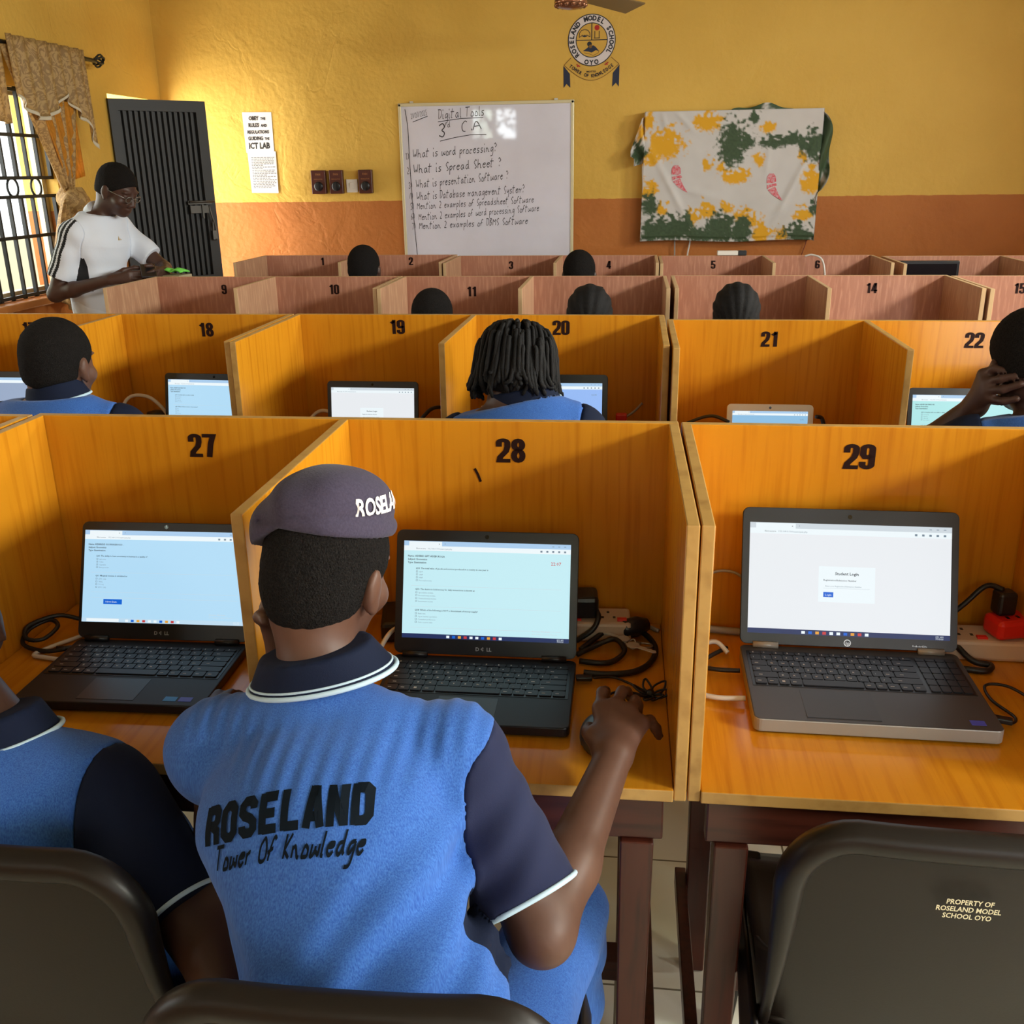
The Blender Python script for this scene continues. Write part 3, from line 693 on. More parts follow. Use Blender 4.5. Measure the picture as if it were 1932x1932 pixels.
# ------------------------------------------------------------------ laptops
def screen_mesh(W, H, kind, parent, m4):
    """one mesh: lit background, bars, lines of type; drawn in metres from the top left corner"""
    pal = {'cyan': (196, 236, 244), 'white': (232, 236, 240), 'blue': (150, 186, 244), 'slate': (150, 168, 196), 'net': (140, 190, 226), 'teal': (176, 232, 232), 'sky': (178, 220, 246)}
    bgc = pal[kind[0]]
    mats = [em('lit page', *bgc), em('lit white', 236, 246, 250), em('dark type', 30, 40, 56, .9), em('grey type', 120, 140, 156, .9), em('blue button', 20, 100, 210), em('taskbar', *( (190, 220, 240) if kind[0] in ('sky',) else (34, 48, 92))), em('title bar', 170, 204, 236), em('red type', 200, 60, 60), em('orange icon', 230, 160, 50), em('field line', 205, 215, 222)]
    b = MB()
    def rect(x, y, w, h, mi, lay):
        V = [m4 @ Vector((x*W, (1-y)*H, lay)), m4 @ Vector(((x+w)*W, (1-y)*H, lay)), m4 @ Vector(((x+w)*W, (1-y-h)*H, lay)), m4 @ Vector((x*W, (1-y-h)*H, lay))]
        b.add(V, [(3, 2, 1, 0)], mi)
    def text(s, x, y, h, mi=2, bold=0, al='l'):
        b.text(s, m4 @ Matrix.Translation((0, 0, .0005)), x*W, (1-y)*H, h*H, mi, al, bold, 1, 1)
    rect(0, 0, 1, 1, 0, 0)
    k = kind[1]
    rect(0, 0, 1, .05, 6 if kind[0] != 'white' else 9, .0002); rect(.03, .005, .2, .045, 1, .0003); rect(0, .05, 1, .05, 1, .0002)
    text('x', .21, .035, .018); text('+', .245, .035, .02, 3)
    text('Not secure', .075, .085, .016, 2); text('192.168.0.100/exam/quiz.php', .145, .085, .016, 3)
    for i in range(5): rect(.82+.035*i, .068, .012, .018, 3, .0003)
    for i in range(3): rect(.89+.035*i, .022, .012, .006, 3, .0004)
    if k == 'exam':
        nm, q1, o1, q2, o2, q3, o3, tm = kind[2]
        text(nm, .025, .165, .019, 2, .02); text('Subject: Economics', .025, .198, .019, 2, .02); text('Type: Examination', .025, .231, .019, 2, .02)
        y = .29
        for q, ops in ((q1, o1), (q2, o2), (q3, o3)):
            if q: text(q, .075, y, .017, 2, .015); y += .035
            for a in ops:
                rect(.077, y-.018, .01, .018, 3, .0003); rect(.079, y-.0155, .006, .013, 0, .0004); text(a, .095, y, .015, 3); y += .03
            y += .06
            rect(.05, y-.045, .9, .002, 9, .0002)
        if tm: text(tm, .885, .215, .034, 7, .01)
        if not q3: rect(.13, y-.03, .115, .055, 4, .0003); text('Submit Exam', .143, y+.006, .018, 1)
        text('Activate Windows', .78, .9, .018, 9); text('Go to Settings to activate Windows.', .78, .925, .013, 9)
    if k == 'login':
        rect(.35, .38, .28, .32, 1, .0003)
        text('Student Login', .49, .455, .027, 2, .02, 'c'); text('Registration/Admission Number', .375, .51, .016, 2, .01)
        rect(.375, .573, .23, .003, 9, .0004); text('Enter your Registration/Admission Number', .385, .562, .013, 3)
        rect(.375, .61, .05, .045, 4, .0004); text('Login', .4, .643, .019, 1, 0, 'c')
    if k == 'plain':
        text('12:05', .9, .2, .03, 3)
        for i in range(6): rect(.06, .3+.09*i, .3+.2*((i*37) % 5)/5, .006, 9, .0003)
    if k == 'card':
        rect(.2, .1, .2, .06, 4, .0003); rect(.3, .45, .4, .4, 1, .0003); text('Student Login', .5, .52, .03, 2, 0, 'c'); rect(.33, .72, .1, .05, 4, .0004)
    if k != 'notask':
        rect(0, .955, 1, .045, 5, .0003)
        if k == 'exam' and not kind[2][5]:
            rect(.03, .962, .2, .033, 1, .0004)
        for i in range(10): rect(.27+.035*i, .967, .018, .025, (1, 4, 8, 7, 1)[i % 5], .0005)
        text('8:51 AM', .93, .977, .014, 1); text('7/3/2025', .93, .995, .014, 1)
    return b.build('screen', mats, parent)
def key_rows(numpad):
    rows = [('F', [1.0]*14), ('1', [1]*13+[1.9]), ('Q', [1.45]+[1]*12+[1.45]), ('A', [1.7]+[1]*11+[2.2]), ('Z', [2.2]+[1]*10+[2.7]), (' ', [1.1, 1, 1, 1.1, 5.4, 1, 1, 1.1, 1.1, 1.1])]
    leg = ['E12345678901234'[:14], '1234567890-=<', 'QWERTYUIOP[]', 'ASDFGHJKL;', 'ZXCVBNM,./', '']
    return rows, leg
def laptop(label, w, d, lid, tilt, loc, rz, kind, shell=BLKM, grey=False, logo='DELL', numpad=False, simple=False, bez=(.012, .012, .02, .03), stickers=(), th=.019, lidmat=None, bezel=None):
    t = thing('laptop', label, 'laptop', loc, rz)
    def rr(x0, x1, y0, y1, r, n=5):
        return arc(x1-r, y1-r, r, r, 0, 90, n)+arc(x0+r, y1-r, r, r, 90, 180, n)+arc(x0+r, y0+r, r, r, 180, 270, n)+arc(x1-r, y0+r, r, r, 270, 360, n)
    b = MB(); b.prism(rr(-w/2, w/2, -d/2, d/2, .012), .003, th, 0, None, 1)
    b.build('base', (shell, GREYE if grey else BLK), t, bevel=.002)
    for sx in (-1, 1):
        for sy in (-1, 1): MB().lathe((sx*(w/2-.025), sy*(d/2-.025), 0), [(.006, 0), (.006, .0035)], 10).build('rubber_foot', BLK, t)
    if not simple:
        kw = w*.93; kx0 = -kw/2; ky1 = d/2-.028; kh = d*.46; kb = MB()
        kb.span((kx0-.004, ky1-kh-.004, th), (kx0+kw+.004, ky1+.004, th+.0006)); kbd = kb.build('keyboard', BLK, t)
        mw = kw*(.79 if numpad else 1.0)
        rows, leg = key_rows(numpad); rh = kh/5.6; y = ky1
        for ri, (nm, ws) in enumerate(rows):
            hh = rh*.6 if ri == 0 else rh; un = mw/sum(ws); x = kx0; li = 0
            for ki, ww in enumerate(ws):
                g = .0022; kx, kw_ = x+g/2, ww*un-g; b = MB()
                b.prism(rr(kx, kx+kw_, y-hh+g/2, y-g/2, .0022, 2), th+.0006, th+.0026)
                lt = leg[ri]
                ci = ki-(0 if ri < 2 else 1)
                if 0 <= ci < len(lt) and ww < 1.3:
                    m4 = plane_at((kx+kw_*.28, y-hh*.62, th+.0028), (1, 0, 0), (0, 1, 0)); b.text(lt[ci], m4, 0, 0, .0042, 1, 'l', .02, 1, 1)
                elif ri == 5 and ki == 2:
                    m4 = plane_at((kx+kw_*.3, y-hh*.65, th+.0028), (1, 0, 0), (0, 1, 0)); b.flat(([(0, 0), (1, 0), (1, 1), (0, 1)], [(0, 1, 2, 3)]), m4, 1, .0048)
                elif ri != 5 or ki != 4:
                    m4 = plane_at((kx+kw_*.2, y-hh*.6, th+.0028), (1, 0, 0), (0, 1, 0)); b.flat(([(0, 0), (1, 0), (1, .25), (0, .25)], [(0, 1, 2, 3)]), m4, 1, min(.006, kw_*.5))
                b.build('key', (KEY, KEYW), kbd); x += ww*un
            y -= hh
        if numpad:
            x0 = kx0+mw+.006; un = (kw-mw-.006)/4; y = ky1
            for ri in range(6):
                hh = rh*.6 if ri == 0 else rh
                for ki in range(4):
                    g = .0022; b = MB(); b.prism(rr(x0+ki*un+g/2, x0+(ki+1)*un-g/2, y-hh+g/2, y-g/2, .002, 2), th+.0006, th+.0026); b.build('key', (KEY, KEYW), kbd)
                y -= hh
        pw = w*.3; px = -w*.02 if not numpad else -w*.13; py0 = -d/2+.012; py1 = ky1-kh-.012
        MB().span((px-pw/2, py0, th), (px+pw/2, py1, th+.0004)).build('touchpad', PADG if grey else PAD, t)
        if grey: MB().span((px-pw/2, py0-.001, th), (px+pw/2, py0+.012, th+.001)).build('touchpad_buttons', PADG, t)
        for i, cc in enumerate(stickers):
            MB().span((w/2-.046-.026*i, -d/2+.014, th), (w/2-.024-.026*i, -d/2+.028, th+.0004)).build('sticker', mat('blue sticker', lin(*cc), .4), t)
        for sx in (-1, 1):
            g = MB(); g.tube([(sx*w*.38-.022, d/2-.006, th+.004), (sx*w*.38+.022, d/2-.006, th+.004)], .006, 10); g.build('hinge', GREYE if grey else BLK, t)
    # lid, leaning back by tilt, drawn in its own frame
    hy = d/2-.004; ca, sa = math.cos(tilt), math.sin(tilt)
    L = MB(); out = Matrix(((1, 0, 0, 0), (0, sa, -ca, hy), (0, ca, sa, th+.004), (0, 0, 0, 1)))   # local x right, y up the lid, z towards the user
    L.prism(rr(-w/2, w/2, 0, lid, .012), -.007, 0, 0, out)
    ld = L.build('lid', lidmat or (shell if not grey else BLKM), t, bevel=.0015)
    l, r, tp, bt = bez
    b = MB(); o = rr(-w/2+.001, w/2-.001, .001, lid-.001, .011); b.prism(o, 0, .0006, 0, out); b.build('bezel', bezel or BLK, ld)
    m4 = out @ Matrix.Translation((-w/2+l, bt, .0012))
    screen_mesh(w-l-r, lid-tp-bt, kind, ld, m4)
    g = MB(); g.add([out @ Vector((.004*math.cos(k*PI/4), lid-tp*.5+.004*math.sin(k*PI/4), .0009)) for k in range(8)], [tuple(range(8))], 0); g.build('webcam', mat('lens black', lin(8, 8, 12), .1), ld)
    if logo:
        b = MB(); mm = out @ Matrix.Translation((0, bt*.42, .0009))
        if logo == 'hp':
            b.flat(stroke2d([(.0055*math.cos(a*PI/10), .0055*math.sin(a*PI/10)) for a in range(20)], .0012, True), mm)
            b.text('hp', mm, 0, -.003, .006, 0, 'c', 0, .9, 2, .2)
            b.text('ProBook 4530s', mm, w*.33, -.002, .0032, 0, 'c', 0, .9, 1)
        else:
            b.text('D', mm, -.0125, -.0033, .0066, 0, 'c', .03); b.text('LL', mm, .0085, -.0033, .0066, 0, 'c', .03)
            b.flat(stroke2d([(.0, .0033), (-.0035, 0), (0, -.0033)], .0012), mm, 0, 1, (-.0022, 0)); b.flat(stroke2d([(.0, .0033), (-.0035, 0), (0, -.0033)], .0009), mm, 0, .6, (-.0012, .0))
        b.build('logo', LOGO, ld)
    return t
R_ = math.radians
L27 = laptop('black laptop showing an exam page on desk 27', .33, .228, .218, R_(22), (-.852, 1.442, .7505), .028,
       ('sky', 'exam', ('Name: KEHINDE OLUWAGBOGO .', 'Q60: The ability to bear uncertainty in business is a quality of', ('Labourer', 'Teller', 'Capitalist', 'Entrepreneur'), 'Q61: Marginal revenue is calculated as', ('ΔTR / ΔQ', 'TR/Q', 'TC / Q', 'ΔTC / ΔQ'), '', (), '')), stickers=((70, 80, 215), (40, 140, 240)), bez=(.007, .007, .016, .03))
L28 = laptop('black laptop with rounded lid showing 22:07 timer on desk 28', .328, .226, .222, R_(20), (-.247, 1.436, .7505), .01,
       ('cyan', 'exam', ('Name: ADEBISI GIFT ADEBUKOLA', 'Q53: The total value of goods and services produced in a country in one year is', ('GDP', 'GNP', 'NNP', 'Personal income'), 'Q50: The desire to hold money for daily transactions is known as', ('Speculative motive', 'Precautionary motive', 'Transactionary motive', 'Investment motive'), 'Q54: Which of the following is NOT a determinant of money supply?', ('Bank rate', 'Open market operation', 'Consumer preference', 'Cash reserve ratio'), '22:07')), bez=(.014, .014, .02, .028))
L29 = laptop('grey laptop with numeric keypad showing a student login page', .374, .256, .246, R_(21), (.392, 1.5, .7505), -.006,
       ('white', 'login'), shell=GREYM, grey=True, logo='hp', numpad=True, bez=(.013, .013, .027, .02), stickers=((70, 80, 200),), th=.026)
ex3 = ('Name: ADEDOJA FAROUK', 'Q41: A market with one seller is called', ('monopoly', 'duopoly', 'oligopoly', 'free market'), 'Q42: Which of these is a factor of production?', ('tax', 'land', 'price', 'demand'), '', (), '20:51')
laptop('dark laptop at far left of the middle row, mostly out of frame', .34, .23, .225, R_(14), (-2.07, 2.8, .7505), .0, ('slate', 'card'), simple=True, logo=None)
laptop('dark laptop showing a pale exam page on desk 18', .34, .23, .225, R_(12), (-1.33, 2.795, .7505), -.05, ('sky', 'exam', ex3), simple=True, logo=None)
laptop('dark laptop showing a login box on desk 19', .292, .21, .205, R_(10), (-.806, 2.815, .7505), .0, ('white', 'login'), simple=True, logo=None, bez=(.013, .013, .02, .02))
laptop('black laptop with blue page behind the student in dreadlocks', .35, .24, .235, R_(14), (-.242, 2.785, .7505), .03, ('blue', 'plain'), simple=True, logo=None, bez=(.017, .017, .026, .02))
laptop('small white netbook on desk 21', .248, .175, .165, R_(12), (.405, 2.765, .7505), .0, ('net', 'plain'), shell=WHP, simple=True, logo=None, bez=(.016, .016, .02, .02), lidmat=WHP, bezel=WHP)
laptop('dark laptop with pale green page on desk 22', .36, .24, .225, R_(14), (.965, 2.7, .7505), .0, ('teal', 'exam', ex3), simple=True, logo=None)

# dark monitor in carrel 7
mo = thing('monitor', 'switched-off black monitor in the farthest row, at right', 'monitor', (1.6, 5.86, .751))
b = MB(); b.box((0, 0, .215), (.385, .03, .25)); ml = b.build('housing', BLK, mo, bevel=.006)
MB().box((0, -.0155, .218), (.355, .002, .212)).build('display', mat('dark display glass', lin(20, 21, 26), .12), ml)
MB().box((0, .02, .07), (.05, .02, .13)).build('neck', BLK, mo, bevel=.003)
MB().lathe((0, .02, 0), [(.1, 0), (.1, .008), (.06, .014), (.03, .016)], 24).build('foot', BLK, mo)
# ------------------------------------------------------------------ people: smooth implicit bodies meshed with surface nets
def _v(p): return np.array(p, dtype=np.float64)
class Field:
    def __init__(s): s.p = []; s.post = []
    def copy(s):
        f = Field(); f.p = list(s.p); f.post = list(s.post); return f
    def cap(s, a, b, ra, rb=None, k=.02):
        a, b = _v(a), _v(b); rb = ra if rb is None else rb; ba = b-a; L2 = max(1e-12, ba@ba)
        def f(P):
            q = P-a; t = np.clip(q@ba/L2, 0, 1); q = q-t[:, None]*ba
            return np.sqrt((q*q).sum(1))-(ra+(rb-ra)*t)
        s.p.append((f, k)); return s
    def ecap(s, a, b, ra, rb, x, k=.03):
        """capsule with elliptic section: ra, rb = (half width along x, half depth)"""
        a, b = _v(a), _v(b); ba = b-a; L2 = max(1e-12, ba@ba); x = _v(x); x = x/np.linalg.norm(x)
        def f(P):
            q = P-a; t = np.clip(q@ba/L2, 0, 1); q = q-t[:, None]*ba
            rx = ra[0]+(rb[0]-ra[0])*t; ry = ra[1]+(rb[1]-ra[1])*t
            u = q@x; w2 = np.maximum((q*q).sum(1)-u*u, 0)
            kk = np.sqrt((u/rx)**2+w2/ry**2); g = np.sqrt((u/rx**2)**2+w2/ry**4)+1e-6
            return np.where(kk > .2, kk*(kk-1)/g, -np.minimum(rx, ry)*.8)
        s.p.append((f, k)); return s
    def ell(s, c, r, Rm=None, k=.015):
        c, r = _v(c), _v(r); Rm = np.eye(3) if Rm is None else Rm
        def f(P):
            q = (P-c)@Rm; k0 = np.sqrt(((q/r)**2).sum(1)); k1 = np.sqrt(((q/r**2)**2).sum(1))+1e-6
            return np.where(k0 > .2, k0*(k0-1)/k1, -r.min()*.8)
        s.p.append((f, k)); return s
    def __call__(s, P):
        d = None
        for f, k in s.p:
            e = f(P)
            if d is None: d = e; continue
            h = np.maximum(k-np.abs(d-e), 0)/k; d = np.minimum(d, e)-h*h*k*.25
        for g in s.post: d = g(P, d)
        return d

def nets(f, lo, hi, h):
    lo = _v(lo); n = np.ceil((_v(hi)-lo)/(4*h)).astype(int)+1
    ax = [lo[i]+4*h*(np.arange(n[i])+.5)-.5*h for i in range(3)]
    G = np.stack(np.meshgrid(*ax, indexing='ij'), -1).reshape(-1, 3); D = f(G).reshape(n)
    near = np.abs(D) < 4*h*1.1+.012
    N = n*4; V = np.repeat(np.repeat(np.repeat(np.sign(D), 4, 0), 4, 1), 4, 2)*1.0
    mk = np.repeat(np.repeat(np.repeat(near, 4, 0), 4, 1), 4, 2); I = np.argwhere(mk)
    vals = np.concatenate([f(lo+I[i:i+200000]*h) for i in range(0, len(I), 200000)]) if len(I) else np.zeros(0)
    V[mk] = vals
    S = V < 0
    c = np.zeros(tuple(N-1), np.int8)
    for i in (0, 1):
        for j in (0, 1):
            for k in (0, 1): c += S[i:N[0]-1+i, j:N[1]-1+j, k:N[2]-1+k]
    act = (c > 0) & (c < 8); A = np.argwhere(act); idx = -np.ones(tuple(N-1), np.int64); idx[act] = np.arange(len(A))
    pos = np.zeros((len(A), 3)); cnt = np.zeros(len(A))
    cor = [(i, j, k) for i in (0, 1) for j in (0, 1) for k in (0, 1)]
    for p in cor:
        for ax_ in range(3):
            if p[ax_]: continue
            q = list(p); q[ax_] = 1
            a = V[A[:, 0]+p[0], A[:, 1]+p[1], A[:, 2]+p[2]]; b = V[A[:, 0]+q[0], A[:, 1]+q[1], A[:, 2]+q[2]]
            m = (a < 0) != (b < 0); t = np.where(m, a/np.where(m, a-b, 1), 0)
            e = np.tile(np.array(p, float), (len(A), 1)); e[:, ax_] = t
            pos[m] += e[m]; cnt[m] += 1
    vert = lo+(A+pos/np.maximum(cnt, 1)[:, None])*h
    F = []
    for ax_ in range(3):
        u, v = (ax_+1) % 3, (ax_+2) % 3
        s0 = [slice(None)]*3; s1 = [slice(None)]*3; s0[ax_] = slice(0, -1); s1[ax_] = slice(1, None)
        ch = S[tuple(s0)] != S[tuple(s1)]; E_ = np.argwhere(ch)
        E_ = E_[(E_[:, u] > 0) & (E_[:, v] > 0) & (E_[:, u] < N[u]-1) & (E_[:, v] < N[v]-1) & (E_[:, ax_] < N[ax_]-1)]
        if not len(E_): continue
        def cell(du, dv):
            q = E_.copy(); q[:, u] -= du; q[:, v] -= dv; return idx[q[:, 0], q[:, 1], q[:, 2]]
        Q = np.stack([cell(1, 1), cell(0, 1), cell(0, 0), cell(1, 0)], 1)
        ins = S[E_[:, 0], E_[:, 1], E_[:, 2]]
        Q[~ins] = Q[~ins][:, ::-1]; F.append(Q)
    F = np.concatenate(F) if F else np.zeros((0, 4), int)
    F = F[(F >= 0).all(1)]
    return vert, F
def smooth(V, F, it=1, lam=.5):
    e = np.concatenate([F[:, [0, 1]], F[:, [1, 2]], F[:, [2, 3]], F[:, [3, 0]]])
    for _ in range(it):
        s = np.zeros_like(V); c = np.zeros(len(V))
        for k in range(3):
            s[:, k] = np.bincount(e[:, 0], V[e[:, 1], k], len(V))+np.bincount(e[:, 1], V[e[:, 0], k], len(V))
        c = np.bincount(e[:, 0], minlength=len(V))+np.bincount(e[:, 1], minlength=len(V))
        V = V+(s/np.maximum(c, 1)[:, None]-V)*lam
    return V
def blob(name, f, lo, hi, h, mats, parent, facemat=None, it=1):
    V, F = nets(f, lo, hi, h); V = smooth(V, F, it)
    base = parent
    while base.parent is not None: base = base.parent
    b = MB(); mi = 0
    if facemat is not None and len(F): mi = facemat(V[F].mean(1)).astype(int).tolist()
    l = np.array(base.location)
    b.add((V-l).tolist(), F.tolist(), mi, True)
    return b.build(name, mats, parent)
def unit(a): a = _v(a); return a/np.linalg.norm(a)
def headmat(yaw, pitch, roll=0.0):
    """columns right, forward, up. yaw>0 turns left, pitch>0 looks down, roll>0 leans to the right"""
    cy, sy, cp, sp, cr, sr = math.cos(yaw), math.sin(yaw), math.cos(pitch), math.sin(pitch), math.cos(roll), math.sin(roll)
    Z = np.array([[cy, -sy, 0], [sy, cy, 0], [0, 0, 1]]); X = np.array([[1, 0, 0], [0, cp, sp], [0, -sp, cp]]); Yr = np.array([[cr, 0, sr], [0, 1, 0], [-sr, 0, cr]])
    return Z@X@Yr
def head_field(f, c, Rm, s=1.0, face=True):
    W = lambda p: _v(c)+Rm@(_v(p)*s)
    E_ = lambda p, r, k=.012: f.ell(W(p), _v(r)*s, Rm, k*s)
    f.ell(W((0, -.012, .028)), _v((.074, .096, .086))*s, Rm, .03)
    E_((0, .028, -.04), (.057, .066, .072), .03); E_((0, .062, -.088), (.028, .026, .02), .025)
    E_((0, -.035, -.035), (.06, .06, .06), .03)
    for q in (-1, 1):
        E_((q*.077, -.004, -.012), (.010, .019, .033), .008); E_((q*.083, -.012, -.006), (.007, .014, .026), .006); E_((q*.079, .002, -.038), (.007, .009, .012), .006)
        if face:
            E_((q*.03, .074, .026), (.024, .014, .008), .012)          # brow
            E_((q*.031, .074, .004), (.016, .013, .010), .006)         # lids
            E_((q*.045, .056, -.03), (.022, .024, .022), .02)          # cheek
            E_((q*.014, .096, -.034), (.010, .011, .008), .008)        # nostril wing
    if face:
        f.cap(W((0, .084, .012)), W((0, .104, -.03)), .009*s, .013*s, .012)
        E_((0, .087, -.058), (.024, .013, .007), .006); E_((0, .085, -.071), (.021, .013, .008), .006)
    return f
def hair_field(c, Rm, s=1.0, grow=.008, line=None, ridges=0, amp=.0018, freq=260):
    f = Field(); W = lambda p: _v(c)+Rm@(_v(p)*s)
    f.ell(W((0, -.014, .03)), (_v((.074, .096, .086))+grow)*s, Rm); f.ell(W((0, -.045, -.028)), (_v((.058, .056, .055))+grow)*s, Rm, .03)
    line = line or (lambda q: np.maximum(-.062+.3*np.abs(q[:, 0]), -.018+.95*q[:, 1]))
    def post(P, d):
        q = (P-_v(c))@Rm/s
        if ridges:
            a = np.arctan2(q[:, 0], q[:, 2]+.10-.25*(q[:, 1]+.1)); d = d-.0055*np.abs(np.cos(a*ridges))-.0006*np.sin(P[:, 2]*700)
        else: d = d-amp*np.sin(P[:, 0]*freq+1.7*np.sin(P[:, 2]*freq*.7))*np.sin(P[:, 1]*freq)*np.sin(P[:, 2]*freq)
        e = np.minimum(np.abs(q[:, 0]), .05)
        return np.maximum(d, (line(q)-q[:, 2])*s)
    f.post.append(post); return f
def arm_field(f, sh, el, wr, k=.02, s=1.0):
    f.cap(sh, el, .046*s, .038*s, k); f.cap(el, _v(el)+(_v(wr)-_v(el))*.35, .038*s, .037*s, k); f.cap(_v(el)+(_v(wr)-_v(el))*.35, wr, .037*s, .026*s, k)
    return f
def hand_field(f, wr, knuckles, fingers, thumb, r=.0088):
    """knuckles: four points; fingers: list of joint lists beyond each knuckle; thumb: joints from the palm side"""
    wr = _v(wr)
    for q in knuckles: f.cap(wr+(_v(q)-wr)*.12, q, .018, .0125, .016)
    for q, js in zip(knuckles, fingers):
        a = _v(q); n = len(js)
        for i, j in enumerate(js):
            f.cap(a, j, r*(1.12-.1*i), r*(1.02-.1*i), .005); a = _v(j)
    a = _v(thumb[0])
    f.cap(wr+(a-wr)*.3, a, .019, .0135, .014)
    for j in thumb[1:]: f.cap(a, j, .0115, .0095, .006); a = _v(j)
    return f

def torso_fields(J, s=1.0, grow=0.0):
    """the clothed trunk without arms"""
    f = Field(); x = J['side']; g = grow
    sp = J['spine']; R = J.get('radii', [(.155, .115), (.135, .1), (.155, .108), (.15, .085)])
    for i in range(len(sp)-1):
        f.ecap(sp[i], sp[i+1], (R[i][0]*s+g, R[i][1]*s+g), (R[i+1][0]*s+g, R[i+1][1]*s+g), x, .04)
    nb = _v(J['c7']); 
    f.cap(nb-np.array([0, 0, .06]), nb+np.array([0, .012, -.03]), .064+g, .05+g*.3, .03)
    for sh in (J['shL'], J['shR']): f.cap(nb-np.array([0, 0, .075]), _v(sh)-(unit(_v(sh)-nb))*.02, .05*s+g, .05*s+g, .04)
    return f
def sleeve_field(J, side, frac, g=.012, s=1.0):
    sh, el = _v(J['sh'+side]), _v(J['el'+side]); f = Field(); e = sh+(el-sh)*frac
    f.cap(sh, e, .052*s+g, .049*s+g*1.3, .02); return f, e, unit(el-sh)

